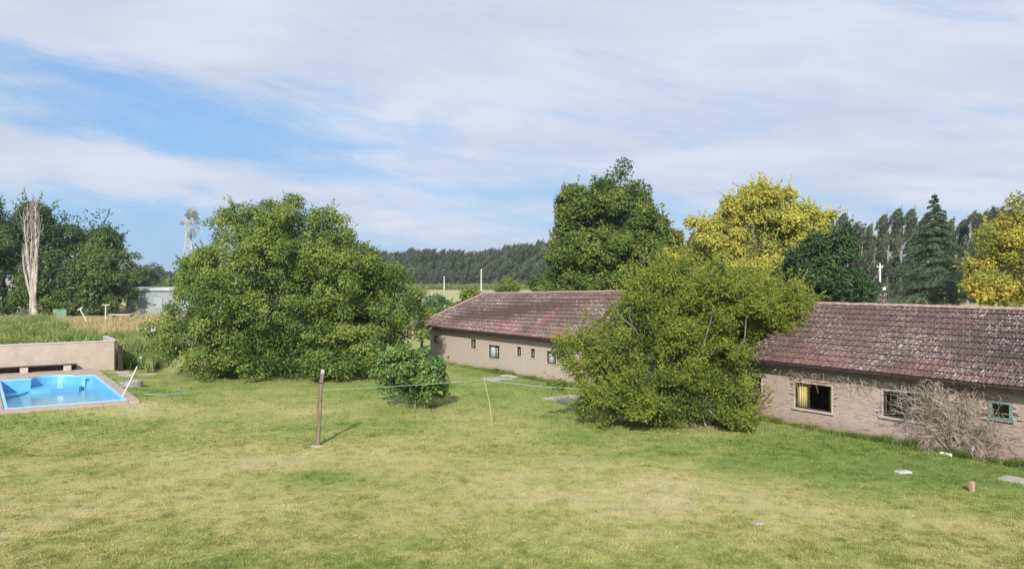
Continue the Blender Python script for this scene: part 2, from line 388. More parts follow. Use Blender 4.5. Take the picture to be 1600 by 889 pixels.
def groundmat(name, blade=False):
    m, g, o = mat_new(name); b = g.n('ShaderNodeBsdfPrincipled')
    geo = g.n('ShaderNodeNewGeometry'); v = geo.outputs['Position']
    a = g.n('ShaderNodeAttribute'); a.attribute_name = 'dry'
    col = lawn_cols(g, a.outputs['Fac'], v)
    b.inputs['Roughness'].default_value = .85; b.inputs['Specular IOR Level'].default_value = .15
    if blade:
        r = g.n('ShaderNodeAttribute'); r.attribute_name = 'rnd'
        col = g.mix(g.mapr(r.outputs['Fac'], 0, 1, 0, 1, False), g.mix(1., col, (.66, .72, .55), 'MULTIPLY'), g.mix(1., col, (1.5, 1.42, 1.5), 'MULTIPLY'))
        t = g.n('ShaderNodeBsdfTranslucent'); g.l(col, t.inputs[0]); mx = g.n('ShaderNodeMixShader'); mx.inputs[0].default_value = .3
        g.l(b.outputs[0], mx.inputs[1]); g.l(t.outputs[0], mx.inputs[2]); g.l(mx.outputs[0], o.inputs[0])
    else:
        g.l(b.outputs[0], o.inputs[0])
        bn = g.n('ShaderNodeBump'); bn.inputs['Strength'].default_value = .8; bn.inputs['Distance'].default_value = .05
        g.l(g.noise(v, 14, 5, .7), bn.inputs['Height']); g.l(bn.outputs[0], b.inputs['Normal'])
    g.l(col, b.inputs['Base Color']); return m
M['ground'] = groundmat('lawn_ground'); M['blade'] = groundmat('grass_blade', True)

# ------------------------------------------------------------------ ground
def axis(lo, fa, fb, hi, step):
    a = [fa]; s = step
    while a[0] > lo: s *= 1.22; a.insert(0, a[0]-s)
    mid = list(np.arange(fa+step, fb, step)); a += mid; s = step
    while a[-1] < hi: s *= 1.22; a.append(a[-1]+s)
    return np.array(a)
gx = axis(-3000, -36, 30, 3000, .28); gy = axis(-150, 14, 62, 5000, .28)
GX, GY = np.meshgrid(gx, gy); nx, ny = len(gx), len(gy)
mb = MB(); i = np.arange(ny-1)[:, None]*nx; j = np.arange(nx-1)[None]
mb.add(np.stack([GX, GY, ground_z(GX, GY)], -1).reshape(-1, 3), np.stack([i+j, i+j+1, i+nx+j+1, i+nx+j], -1).reshape(-1, 4), dry=dryness(GX, GY).ravel())
kind(mb.build('ground', M['ground'], smooth=True), 'structure')

# ------------------------------------------------------------------ grass blades (stuff)
HC, HS = -6.9, 61.9
def house_sd(x, y):                         # house-frame coordinates
    dx = x-HC; dy = y-HS; return dx*.559-dy*.829, dx*.829+dy*.559
def blades(n, y0, y1, hmin, hmax, w, seed, thr=0., wall=False):
    r = np.random.default_rng(seed)
    t = r.random(n); p = -.9; yy = (y0**p+(y1**p-y0**p)*t)**(1/p)
    xx = (r.random(n)*2-1)*(.70*yy+2.5)
    if wall: sw = 1+r.random(n)*48; dw = -.02-.38*r.random(n)**1.6; xx = HC+.559*sw+.829*dw; yy = HS-.829*sw+.559*dw
    u, v = puv(xx, yy); s_, d_ = house_sd(xx, yy)
    ok = (vnoise(xx, yy, .8, 21, 3) > thr) & ~((u > -8) & (u < .6) & (v > -.5) & (v < 17)) & ~((d_ > -.01) & (s_ > -2))
    xx, yy = xx[ok], yy[ok]; n = len(xx); zz_ = ground_z(xx, yy)
    dr = dryness(xx, yy); V_ = []; q = 3
    hh = (hmin+(hmax-hmin)*r.random(n))*(1.25-.45*np.clip(dr, 0, 1))*(.25+1.6*vnoise(xx, yy, .38, 9, 3)**1.6); rn = np.clip(.5+(r.random(n)-.5)*.7+(vnoise(xx, yy, .3, 14, 3)-.5)*1.6, 0, 1)
    out = np.zeros((n, q, 3, 3)); a0 = r.random(n)*6.28
    for k in range(q):
        a = a0+k*2.1+r.random(n)*.8; dx, dy = np.cos(a), np.sin(a); off = r.random(n)*.05
        bx, by = xx+dx*off, yy+dy*off; ww = w*(.6+.8*r.random(n)); lean = (.2+.8*r.random(n))*hh
        out[:, k, 0] = np.stack([bx-dy*ww, by+dx*ww, zz_-.01], -1); out[:, k, 1] = np.stack([bx+dy*ww, by-dx*ww, zz_-.01], -1)
        out[:, k, 2] = np.stack([bx+dx*lean, by+dy*lean, zz_+hh], -1)
    return out.reshape(-1, 3), np.arange(n*q*3).reshape(-1, 3), np.repeat(dr, q*3), np.repeat(rn, q*3)
mb = MB()
for (n, y0, y1, a, b, w, sd_) in ((220000, 15.5, 30, .025, .07, .010, 1), (90000, 28, 62, .035, .085, .020, 2)):
    v, t, dr, rn = blades(n, y0, y1, a, b, w, sd_); mb.add(v, None, t, dry=dr, rnd=rn)
for args in ((45000, 15.5, 45, .05, .105, .012, 5, .60), (16000, 20, 60, .10, .26, .016, 6, .3, True)):
    v, t, dr, rn = blades(*args); mb.add(v, None, t, dry=dr*.8, rnd=np.clip(rn*1.1-.1, 0, 1))
# fallen leaves and straw bits lying in the turf
n = 9000; r_ = np.random.default_rng(15); yy = 15.5+34*r_.random(n)**1.4; xx = (r_.random(n)*2-1)*(.68*yy+2); zz_ = ground_z(xx, yy)+.035; an = r_.random(n)*6.28; L_ = .02+.045*r_.random(n); ok = zz_ > -.5; cx_, sx_ = np.cos(an)*L_, np.sin(an)*L_
v = np.stack([np.stack([xx-cx_, yy-sx_, zz_], -1), np.stack([xx+sx_*.35, yy-cx_*.35, zz_+.012], -1), np.stack([xx+cx_, yy+sx_, zz_+.006], -1)], 1)[ok]
mb.add(v.reshape(-1, 3), None, np.arange(len(v)*3).reshape(-1, 3), dry=1.35, rnd=np.repeat(r_.random(len(v)), 3))
gr = mb.build('grass', M['blade']); kind(gr, 'stuff'); tag(gr, 'short patchy lawn grass, green and dry straw, over the whole yard', 'grass')

# ------------------------------------------------------------------ foliage
def unit(r, n):
    v = r.normal(size=(n, 3)); return v/np.linalg.norm(v, axis=1, keepdims=True)
def leaf_quads(mb, pos, nor, ln, wd, r, rnd, droop=.0):
    n = len(pos); t = unit(r, n); t[:, 2] -= droop; t -= nor*(t*nor).sum(1, keepdims=True); t /= np.linalg.norm(t, axis=1, keepdims=True)+1e-9
    b = np.cross(nor, t); L = (ln*(.7+.6*r.random(n)))[:, None]; Wd = L*wd
    fold = nor*L*.12
    v = np.stack([pos-t*L*.5, pos+b*Wd*.5+fold, pos+t*L*.5, pos-b*Wd*.5+fold], 1).reshape(-1, 3)
    mb.add(v, np.arange(n*4).reshape(-1, 4), rnd=np.repeat(rnd, 4))
def lobes_of(blobs, nl, r, rl, keep_in=.25, mid=2.1, per=9):
    bl = np.array([b[:6] for b in blobs], float)
    area = (bl[:, 3]*bl[:, 5]+bl[:, 3]*bl[:, 4]); area /= area.sum(); C = []; Rm = []; D = []
    for bi, b in enumerate(bl):
        k = int(nl/per*area[bi]*1.5)+3; d = unit(r, k); rm = rl*mid*(.5+.9*r.random(k)); sh = np.maximum(b[3:6][None]-rm[:, None]*.85, b[3:6][None]*.35)
        C.append(b[:3]+d*sh*(.9+.16*r.random(k))[:, None]); Rm.append(rm); D.append(d)
    C = np.vstack(C); Rm = np.concatenate(Rm); D = np.vstack(D); inside = np.full(len(C), 9.)
    for b in bl: inside = np.minimum(inside, np.linalg.norm((C-b[:3])/b[3:6], axis=1))
    ok = (inside > .52) | (r.random(len(C)) < keep_in); C, Rm, D = C[ok], Rm[ok], D[ok]
    i = r.integers(0, len(C), nl); d = D[i]*.75+unit(r, nl)*.95; d[:, 2] += .15; d /= np.linalg.norm(d, axis=1, keepdims=True)
    return C[i]+d*(Rm[i]*(.75+.35*r.random(nl)))[:, None], d, C
def crown_mb(blobs, n, leaf, r, nl=120, rl=.9, wd=.55, up=.35, zmin=.15, keep_in=.25, flat=.75, cn=.45, droop=.1, tone=None, inner=.14, sprig=.08, slen=1.6, mid=2.1, per=9, gaps=()):
    mb = MB(); L, D, C = lobes_of(blobs, nl, r, rl, keep_in, mid, per)
    m = len(L); rr = rl*(.45+.8*r.random(m)); wts = rr**2; wts /= wts.sum(); lt = r.random(m)
    ns_ = int(n*sprig); ni = int(n*inner); nm = n-ns_-ni
    idx = r.choice(m, nm, p=wts); d = unit(r, nm); d += D[idx]*.55; d[:, 2] += .2; d /= np.linalg.norm(d, axis=1, keepdims=True)
    rad = np.where(r.random(nm) < .75, .68+.42*r.random(nm), r.random(nm)**.5)
    pos = L[idx]+d*(rr[idx]*rad)[:, None]*np.array([1, 1, flat])+r.normal(size=(nm, 3))*leaf*.45
    nor = d*.75+unit(r, nm)*.7; nor[:, 2] += up
    rnd = .46+(lt[idx]-.5)*cn+(r.random(nm)-.5)*.42+np.clip(rad-.7, 0, .4)*.3
    # fine shoots standing out of the outline
    k = max(1, ns_//14); j = np.repeat(r.integers(0, m, k), 14); t_ = np.tile(np.linspace(.1, 1, 14), k)
    sd_ = np.repeat(unit(r, k)*.6, 14, axis=0)+D[j]*.8; sd_[:, 2] += .35; sd_ /= np.linalg.norm(sd_, axis=1, keepdims=True)
    sl = np.repeat(rl*slen*(.5+.7*r.random(k)), 14); p2 = L[j]+sd_*(rr[j]*.5+sl*t_)[:, None]+r.normal(size=(k*14, 3))*leaf*.5*(1.1-t_)[:, None]
    n2 = unit(r, k*14)+np.array([0, 0, up]); r2 = .62+.3*t_+(r.random(k*14)-.5)*.3-.15
    # shaded leaves deep inside
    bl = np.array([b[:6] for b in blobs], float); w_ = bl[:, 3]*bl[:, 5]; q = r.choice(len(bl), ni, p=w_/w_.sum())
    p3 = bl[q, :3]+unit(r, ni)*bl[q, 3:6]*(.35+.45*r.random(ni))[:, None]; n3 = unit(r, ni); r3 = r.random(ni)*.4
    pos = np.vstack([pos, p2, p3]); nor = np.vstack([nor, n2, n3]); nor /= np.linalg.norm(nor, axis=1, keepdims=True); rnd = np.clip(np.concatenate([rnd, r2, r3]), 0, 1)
    if tone is not None: rnd = np.clip(rnd+tone(pos), 0, 1)
    ok = pos[:, 2] > zmin+.25*np.sin(pos[:, 0]*2.1)+.15
    for (gx_, gy_, gz_, rx_, ry_, rz_) in gaps: ok &= (((pos-np.array([gx_, gy_, gz_]))/np.array([rx_, ry_, rz_]))**2).sum(1) > .6+.7*r.random(len(pos))
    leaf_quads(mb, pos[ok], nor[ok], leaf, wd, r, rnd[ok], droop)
    return mb, L
def limbs_mb(base, L, r, nlimb=9, r0=.25, fork=.25, wob=.25, n=6):
    mb = MB(); base = np.array(base, float); ctr = L.mean(0); h = L[:, 2].max()-base[2]
    top = base+np.array([(ctr[0]-base[0])*.5, (ctr[1]-base[1])*.5, h*.72])
    tr = [base+(top-base)*t+np.array([math.sin(t*5)*.12, math.cos(t*4)*.1, 0])*wob*2 for t in np.linspace(0, 1, 8)]
    mb.tube(tr, np.linspace(r0, r0*.3, 8)*np.array([1.25]+[1]*7), n)
    sel = L[r.choice(len(L), min(nlimb, len(L)), replace=False)]
    for q in sel:
        t0 = fork+(.55*r.random()); s0 = base+(top-base)*t0
        mid = (s0+q)/2+r.normal(size=3)*wob; mid[2] += .06*np.linalg.norm(q-s0)
        pts = [s0, (s0*.6+mid*.4), mid, mid*.5+q*.5+r.normal(size=3)*wob*.4, q]
        a = r0*.5*(1-t0*.5); mb.tube(pts, np.linspace(a, a*.18, 5), 5)
    return mb
def tree(name, base, blobs, n, leaf, lm, label, cat='tree', group=None, seed=1, bark='bark', r0=.25, nlimb=10, fork=.25, **k):
    r = np.random.default_rng(seed); base = Vector(base); b0 = np.array(base)
    rel = [tuple(np.array(b[:3])-b0)+tuple(b[3:6]) for b in blobs]
    if 'gaps' in k: k['gaps'] = [tuple(np.array(b[:3])-b0)+tuple(b[3:6]) for b in k['gaps']]
    t = thing(name, base, label, cat, group)
    mb, L = crown_mb(rel, n, leaf, r, **k)
    mb.build('crown', lm, t)
    limbs_mb((0, 0, -.1), L, r, nlimb, r0, fork).build('trunk', M[bark], t, smooth=True)
    return t
def blob(px, py, rx, ry, y, depth=.9, dy=0.):   # an ellipsoid seen at a photo spot, at distance y
    k = (y+dy)/F; p = at(px, py, y+dy); return (p.x, p.y, p.z, rx*k, rx*k*depth, ry*k)

LM = {}
LM['laurel'] = leafmat('laurel_leaf', [(0.055, 0.105, 0.023), (0.117, 0.188, 0.037), (0.226, 0.286, 0.063), (0.37, 0.377, 0.093)], .25)
LM['privet'] = leafmat('privet_leaf', [(0.073, 0.114, 0.019), (0.14, 0.189, 0.028), (0.227, 0.268, 0.042), (0.331, 0.342, 0.059)], .3)
LM['fig'] = leafmat('fig_leaf', [(0.054, 0.114, 0.034), (0.108, 0.198, 0.054), (0.18, 0.288, 0.072), (0.336, 0.408, 0.108)], .25)
LM['plane'] = leafmat('broad_leaf', [(0.04, 0.079, 0.017), (0.083, 0.14, 0.025), (0.156, 0.206, 0.037), (0.258, 0.273, 0.059)], .22)
LM['yellow'] = leafmat('golden_leaf', [(0.186, 0.231, 0.047), (0.352, 0.368, 0.071), (0.519, 0.483, 0.107), (0.607, 0.536, 0.13)], .35)
LM['orange'] = leafmat('amber_leaf', [(0.169, 0.22, 0.046), (0.337, 0.335, 0.065), (0.527, 0.462, 0.098), (0.632, 0.462, 0.104)], .35)
LM['magnolia'] = leafmat('glossy_leaf', [(0.016, 0.038, 0.013), (0.03, 0.068, 0.022), (0.054, 0.101, 0.032), (0.108, 0.162, 0.061)], .1, .55, .3)
LM['cedar'] = leafmat('cedar_needle', [(0.034, 0.069, 0.04), (0.069, 0.121, 0.067), (0.127, 0.19, 0.103), (0.196, 0.259, 0.155)], .1, .7, .2)
LM['casuarina'] = leafmat('casuarina_needle', [(0.044, 0.062, 0.035), (0.076, 0.1, 0.059), (0.118, 0.147, 0.091), (0.169, 0.184, 0.125)], .1, .8, .15)
LM['oak'] = leafmat('far_leaf', [(0.024, 0.054, 0.019), (0.047, 0.101, 0.03), (0.088, 0.149, 0.041), (0.162, 0.223, 0.068)], .2)
LM['weed'] = leafmat('weed_stem', [(0.088, 0.125, 0.04), (0.163, 0.219, 0.069), (0.25, 0.312, 0.106), (0.375, 0.388, 0.175)], .3, .8, .1)

# big evergreen left of the yard
YB = 53.
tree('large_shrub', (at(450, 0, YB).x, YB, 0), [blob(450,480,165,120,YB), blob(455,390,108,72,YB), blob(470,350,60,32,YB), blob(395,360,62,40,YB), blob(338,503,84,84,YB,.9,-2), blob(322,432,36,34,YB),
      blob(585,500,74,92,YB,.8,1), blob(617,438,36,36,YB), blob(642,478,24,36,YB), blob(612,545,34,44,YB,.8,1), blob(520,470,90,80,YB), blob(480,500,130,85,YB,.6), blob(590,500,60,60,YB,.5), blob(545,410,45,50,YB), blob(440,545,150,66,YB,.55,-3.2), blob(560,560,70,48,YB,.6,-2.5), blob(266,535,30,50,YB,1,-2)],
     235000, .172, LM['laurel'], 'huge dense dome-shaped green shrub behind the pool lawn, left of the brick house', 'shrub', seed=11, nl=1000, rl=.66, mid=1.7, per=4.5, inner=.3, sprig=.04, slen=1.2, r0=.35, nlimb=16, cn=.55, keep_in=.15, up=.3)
# shrub leaning on the house roof
YS = 35.5
tree('bushy_tree', (at(1050, 0, YS).x, YS, 0), [blob(1045,590,122,92,YS,.62,-1.2), blob(1060,640,112,48,YS,.35,-2.6), blob(1090,480,115,72,YS,.8,.6), blob(1000,522,95,70,YS,.7,-.5), blob(1160,480,85,62,YS,.8,1.4), blob(1215,490,50,52,YS,.8,1.4),
      blob(1052,462,66,45,YS,.8,0), blob(1178,565,34,44,YS,.7,-.3), blob(1150,600,44,44,YS,.6,-1), blob(960,600,62,62,YS,.6,-1.2), blob(1120,625,66,56,YS,.5,-1.8), blob(1158,655,40,30,YS,.5,-2.0), blob(935,560,35,34,YS,.6,-.8), blob(968,497,32,30,YS,.6,.5), blob(905,572,22,12,YS,.8,-.8), blob(1245,515,24,30,YS,.8,1), blob(1120,430,40,26,YS,.8,.8), blob(1060,440,40,30,YS,.8,.3)],
     200000, .118, LM['privet'], 'wide bushy green tree leaning against the middle of the brick house', 'tree', seed=12, bark='grey_bark', gaps=[blob(1172,528,30,26,33.6,1.6), blob(978,505,20,18,34,1.4), blob(1105,500,14,24,33.4,1.4), blob(1192,580,26,40,33.5,1.), blob(935,500,26,26,35,1.)], sprig=.16, slen=2.2, nl=800, rl=.44, per=6, r0=.22, nlimb=22, fork=.08, cn=.6, keep_in=.12, wd=.5, up=.3)
bt = [o for o in bpy.data.objects if o.name == 'bushy_tree'][0]
for pts, r0_ in (([(1140,600,34.6),(1150,562,34.2),(1163,528,33.9),(1172,498,33.9),(1178,470,34.2)], .055), ([(1148,572,34.2),(1172,560,33.6),(1196,545,33.3)], .04), ([(1005,545,34.4),(985,512,33.9),(972,492,33.8),(962,470,34)], .05),
                 ([(985,512,33.9),(990,496,33.8),(984,478,34)], .035), ([(1085,560,33.6),(1095,530,33.1),(1106,500,33.1),(1108,478,33.4)], .04), ([(1070,545,33.4),(1080,520,33.1),(1086,500,33.2)], .03), ([(958,545,34.),(945,525,33.8),(930,510,33.9)], .03)):
    m_ = MB(); m_.tube([tuple(at(q[0]+7*math.sin(q[1]*.13+q[0]), q[1], q[2]+.35)-bt.location) for q in pts], np.linspace(r0_, r0_*.35, len(pts)), 6); m_.build('limb', M['limb_bark'], bt, smooth=True)
# fig bush on the lawn
YF = 38.5
tree('round_bush', (at(648, 0, YF).x, YF, 0), [blob(644,597,52,38,YF), blob(606,602,22,28,YF), blob(622,590,30,30,YF,.8), blob(632,570,34,24,YF,.8), blob(660,578,36,24,YF,.8), blob(655,622,38,20,YF,.8,-.4), blob(690,600,18,24,YF,1)],
     12000, .19, LM['fig'], 'small round leafy bush standing alone on the lawn behind the clothes line', 'bush', seed=13, bark='grey_bark', nl=90, rl=.36, r0=.07, nlimb=9, fork=.05, wd=.6, cn=.5, keep_in=.3)
# tall tree behind the house
YC = 86.
tree('broadleaf_tree', (at(945, 0, YC).x, YC, 0), [blob(945,415,92,58,YC), blob(950,350,72,72,YC), blob(965,292,40,42,YC), blob(885,430,48,45,YC), blob(1005,400,48,66,YC), blob(1008,330,26,38,YC), blob(900,345,28,50,YC), blob(932,292,18,24,YC), blob(975,262,22,22,YC), blob(955,325,66,46,YC), blob(1000,300,26,28,YC), blob(1030,410,30,44,YC), blob(860,440,34,30,YC), blob(920,400,60,60,YC)],
     115000, .33, LM['plane'], 'tallest tree in view, dark green and pyramid-shaped, behind the roof of the house', 'tree', seed=14, nl=520, rl=.9, inner=.12, sprig=.05, per=6, mid=1.8, r0=.4, nlimb=14, cn=.6, keep_in=.1)
YY = 82.
tree('golden_tree', (at(1180, 0, YY).x, YY, 0), [blob(1185,385,88,48,YY), blob(1110,385,48,44,YY), blob(1190,332,46,36,YY), blob(1250,345,46,38,YY), blob(1085,415,32,24,YY), blob(1190,425,90,34,YY), blob(1135,350,34,30,YY), blob(1190,326,52,30,YY), blob(1262,352,34,34,YY), blob(1078,405,34,32,YY), blob(1080,435,34,26,YY), blob(1140,400,60,50,YY), blob(1220,390,50,50,YY)],
     95000, .31, LM['yellow'], 'rounded yellow-leaved tree rising behind the shrub in the middle of the house', 'tree', 'yellow-leaved trees behind the house', seed=15, bark='bark', nl=300, rl=.95, r0=.32, nlimb=26, inner=.14, flat=.65, cn=.7, per=6, mid=1.8, keep_in=.12, up=.5)
YR = 62.
tree('golden_tree', (at(1615, 0, YR).x, YR, 0), [blob(1610,400,72,62,YR), blob(1595,325,34,36,YR), blob(1548,372,34,34,YR), blob(1545,435,34,24,YR), blob(1620,455,60,26,YR), blob(1670,370,50,70,YR), blob(1570,470,34,14,YR), blob(1640,310,30,30,YR)],
     55000, .27, LM['orange'], 'amber and yellow tree behind the roof, cut by the edge of the photo', 'tree', 'yellow-leaved trees behind the house', seed=16, nl=240, rl=.75, r0=.25, nlimb=18, inner=.12, flat=.65, cn=.8, keep_in=.12, up=.5)
YM = 66.
tree('magnolia_tree', (at(1290, 0, YM).x, YM, 0), [blob(1290,430,58,48,YM), blob(1292,388,38,34,YM), blob(1250,435,28,42,YM), blob(1330,450,26,32,YM), blob(1275,470,62,40,YM)],
     38000, .28, LM['magnolia'], 'compact blackish-green glossy tree between the yellow tree and the utility pole', 'tree', seed=17, nl=170, rl=.75, r0=.2, cn=.4, keep_in=.1)
# shrubs by the far end of the house
YE = 74.
tree('leafy_shrub', (at(728, 0, YE).x, YE, 0), [blob(735,470,24,20,YE), blob(715,487,28,22,YE), blob(745,480,20,16,YE)], 8000, .24, LM['privet'],
     'small light green shrub peeking over the hipped end of the roof', 'shrub', seed=18, nl=60, rl=.6, r0=.1)
tree('grey_shrub', (at(680, 0, 82.).x, 82., 0), [blob(685,492,30,18,82.), blob(672,505,26,20,82.)], 7000, .24, LM['cedar'],
     'low grey-green shrub behind the far corner of the house', 'shrub', seed=19, nl=60, rl=.6, r0=.1)
tree('round_shrub', (at(787, 0, 185.).x, 185., 0), [blob(787,451,14,8,185.), blob(780,454,8,6,185.)], 3500, .42, LM['privet'],
     'lone round bush in the dry field beyond the roof ridge', 'bush', seed=20, nl=40, rl=1.0, r0=.15)
tree('dry_bush', (at(1360, 0, 66.).x, 66., 0), [blob(1358,470,16,13,66.)], 2600, .22, leafmat('dry_leaf', [(.2, .16, .12), (.3, .25, .2), (.36, .31, .25)], .1),
     'brownish dried bush just behind the roof ridge under the utility pole', 'bush', seed=21, nl=30, rl=.4, r0=.06)
# left-hand group
YL = 140.
gl = 'dark trees by the metal shed'
tree('farm_tree', (at(10, 0, YL).x, YL, 0), [blob(0,365,75,52,YL), blob(45,345,50,34,YL), blob(-50,400,70,80,YL), blob(20,430,90,42,YL), blob(-10,462,70,24,YL)],
     60000, .5, LM['oak'], 'dark broad tree behind the dead pale trunk, at the edge of the photo', 'tree', gl, seed=22, inner=.06, nl=230, rl=1.7, r0=.6, nlimb=22, keep_in=.08, cn=.6)
tree('farm_tree', (at(130, 0, 145.).x, 145., 0), [blob(125,358,55,40,145.), blob(72,370,34,50,145.), blob(175,372,30,34,145.), blob(150,385,50,44,145.), blob(95,345,28,24,145.), blob(185,405,22,30,145.), blob(110,400,50,36,145.), blob(160,335,20,20,145.)],
     46000, .46, LM['oak'], 'tall airy dark tree nearest the metal shed', 'tree', gl, seed=23, inner=.03, nl=150, rl=1.5, r0=.6, nlimb=26, keep_in=.08, cn=.6)
tree('farm_tree', (at(140, 0, 134.).x, 134., 0), [blob(145,440,42,28,134.), blob(105,460,55,30,134.), blob(172,430,20,18,134.), blob(125,425,40,22,134.), blob(135,475,42,20,134.)],
     42000, .48, leafmat('mid_leaf', [(.03, .065, .018), (.06, .11, .028), (.12, .17, .045), (.2, .25, .07)], .25), 'lower brighter green tree left of the metal shed, under the tall dark ones', 'tree', gl, seed=24, nl=170, rl=1.5, r0=.4, cn=.6, keep_in=.1)
tree('farm_tree', (at(205, 0, 165.).x, 165., 0), [blob(203,425,16,18,165.), blob(205,445,20,16,165.)], 6000, .5, LM['casuarina'], 'thin greyish tree rising behind the left end of the metal shed', 'tree', gl, seed=25, nl=40, rl=1.3, r0=.3)
# dead poplar
yp = 128.; bx = at(52, 0, yp).x
t = thing('dead_tree', (bx, yp, 0), 'bare bleached dead tree with upright stems in front of the dark trees', 'tree')
r = np.random.default_rng(3); mb = MB()
mb.tube([(.1, 0, -.2), (.25, 0, 1), (.05, 0, 3), (-.1, 0, 6), (.1, 0, 9)], [.72, .5, .45, .33, .1], 8)
mb.tube([(-.5, .1, -.2), (-.35, .1, 3), (-.5, .1, 7), (-.3, 0, 9)], [.32, .27, .2, .07], 7); mb.build('trunk', M['bleached_bark'], t, smooth=True)
for k in range(9):
    a = r.random()*6.28; sp_ = .3+1.0*r.random(); z0 = 2+r.random()*5; zt = 14+6.2*r.random(); sx_ = math.cos(a)*sp_; sy_ = math.sin(a)*sp_
    pts = [(sx_*(.12+.95*math.sin(math.pi*min(f_*.80, 1))**.8)+.16*math.sin(f_*9+k)+r.normal()*.07, sy_*f_, z0+(zt-z0)*f_) for f_ in np.linspace(0, 1, 8)]
    mb = MB(); mb.tube(pts, np.linspace(.24, .05, 8), 5)
    for q in range(26):
        f_ = .2+.78*r.random(); i0 = f_*7; p0 = np.array(pts[int(i0)]); d = np.array([r.normal()*.35, r.normal()*.35, 1.3+r.random()*1.2]); mb.tube([p0, p0+d*.5+r.normal(size=3)*.1, p0+d], [.06, .045, .02], 3, False)
    mb.build('branch', M['bleached_bark'], t)

# cedar
def cedar(px, y, ztop, rmax, label):
    t = thing('cedar_tree', (at(px, 0, y).x, y, 0), label, 'tree'); r = np.random.default_rng(31)
    mb = MB(); tk = MB(); tk.tube([(0, 0, -.1), (0, 0, ztop*.6), (.05, 0, ztop)], [.32, .16, .03], 7); z = 1.2
    while z < ztop-.1:
        f_ = z/ztop; L = rmax*(1-f_)**.95+.12; nb = 8 if f_ < .8 else 5; a0 = r.random()*6.28
        for k in range(nb):
            a = a0+k*6.283/nb+r.normal()*.18; Lb = L*(.75+.4*r.random()); zz0 = z+r.normal()*.12
            m = int(60+620*Lb/rmax*1.0); tt = r.random(m)**.6
            wid = (.16+.30*np.sin(np.pi*np.clip(tt, .05, .95)))*Lb*.62+.05
            lat = r.normal(size=m)*wid*.55
            zc = zz0+.12*Lb*tt-.27*Lb*tt**2.4-np.abs(lat)*.34
            pos = np.stack([math.cos(a)*tt*Lb-math.sin(a)*lat, math.sin(a)*tt*Lb+math.cos(a)*lat, zc-r.random(m)**2*.22], -1)
            nor = np.stack([np.cos(a)*.25+r.normal(size=m)*.3, np.sin(a)*.25+r.normal(size=m)*.3, 1.+0*tt], -1); nor /= np.linalg.norm(nor, axis=1, keepdims=True)
            leaf_quads(mb, pos, nor, .20, .42, r, np.clip(.25+.5*tt+.35*(r.random(m)-.4), 0, 1), .5)
            tk.tube([(0, 0, zz0-.1), (math.cos(a)*Lb*.5, math.sin(a)*Lb*.5, zz0+.02*Lb), (math.cos(a)*Lb*.9, math.sin(a)*Lb*.9, zz0-.15*Lb)], [.06, .04, .012], 4, False)
        z += (.98-.62*f_)*(.85+.3*r.random())
    mb.build('crown', LM['cedar'], t); tk.build('trunk', M['bark'], t)
cedar(1460, 75., 14.3, 6.5, 'blue-green conifer with drooping layered branches behind the roof')

# wind-bent casuarinas: a few kinds, copied
def casuarina(h, wdt, n, leaf, seed):
    r = np.random.default_rng(seed); mb = MB(); nl = 36
    zf = .10+.90*r.random(nl)**.8; zf[:6] = np.linspace(.86, 1.0, 6)
    wprof = wdt*np.where(zf < .5, 1., 1-.62*(zf-.5)/.5)+.2
    L = np.stack([r.normal(size=nl)*wprof*.45+.12*h*zf**2, r.normal(size=nl)*wprof*.45, zf*h], -1)
    idx = r.integers(0, nl, n); sz = (wdt*.42)*(1.15-.6*zf[idx])
    q = r.normal(size=(n, 3))*.5; pos = L[idx]+q*np.stack([sz*.62, sz*.62, sz*1.35], -1); pos[:, 0] += (q[:, 2]*sz*.55)
    pos[:, 2] = np.maximum(pos[:, 2], .4)
    nor = unit(r, n); nor[:, 2] += .2; nor /= np.linalg.norm(nor, axis=1, keepdims=True)
    tdir = np.array([.55, .1, .85])+r.normal(size=(n, 3))*.35; tdir -= nor*(tdir*nor).sum(1, keepdims=True); tdir /= np.linalg.norm(tdir, axis=1, keepdims=True)
    b = np.cross(nor, tdir); Ls = leaf*(.7+.8*r.random(n))[:, None]
    v = np.stack([pos-tdir*Ls*.5, pos+b*Ls*.14, pos+tdir*Ls*.5, pos-b*Ls*.14], 1).reshape(-1, 3)
    lt = r.random(nl); mb.add(v, np.arange(n*4).reshape(-1, 4), rnd=np.repeat(np.clip(.5+(lt[idx]-.5)*.5+(r.random(n)-.5)*.6, 0, 1), 4))
    tk = MB(); tk.tube([(0, 0, -.3), (.1, 0, h*.4), (.06*h*.4, 0, h*.7), (.06*h, 0, h*.97)], [h*.014, h*.011, h*.007, .03], 6)
    for k in range(14):
        p = L[r.integers(0, nl)]; z0 = max(p[2]-h*.14, 1.); x0 = .06*h*(z0/h)**2
        tk.tube([(x0, 0, z0), (p[0]*.6, p[1]*.6, (z0+p[2])/2), tuple(p)], [.12, .08, .03], 4, False)
    return mb.mesh('crown', LM['casuarina']), tk.mesh('trunk', M['grey_bark'])
def row(kinds, spots, label, group, name='casuarina_tree', cat='tree'):
    for i_, (x, y, sc, k) in enumerate(spots):
        cm, tm = kinds[k % len(kinds)]
        t = thing(name, (x, y, 0), label(i_) if callable(label) else label, cat, group, rz=0)
        t.scale = (sc, sc*(1 if i_ % 2 else .9), sc)
        link('crown', cm, t); link('trunk', tm, t)
r = np.random.default_rng(5)
kf = [casuarina(26, 6.2, 5200, 1.5, 40+q) for q in range(5)]
sp_far = []
for px in np.arange(560, 900, 7.4):
    y = 505-(px-560)*.09+r.normal()*4; top = np.interp(px, [560, 600, 640, 700, 760, 850, 900], [398, 391, 386, 389, 385, 375, 372])+9+r.normal()*2.5
    sp_far.append(((px-800)/F*y, y, zat(top, y)/26, int(r.integers(5))))
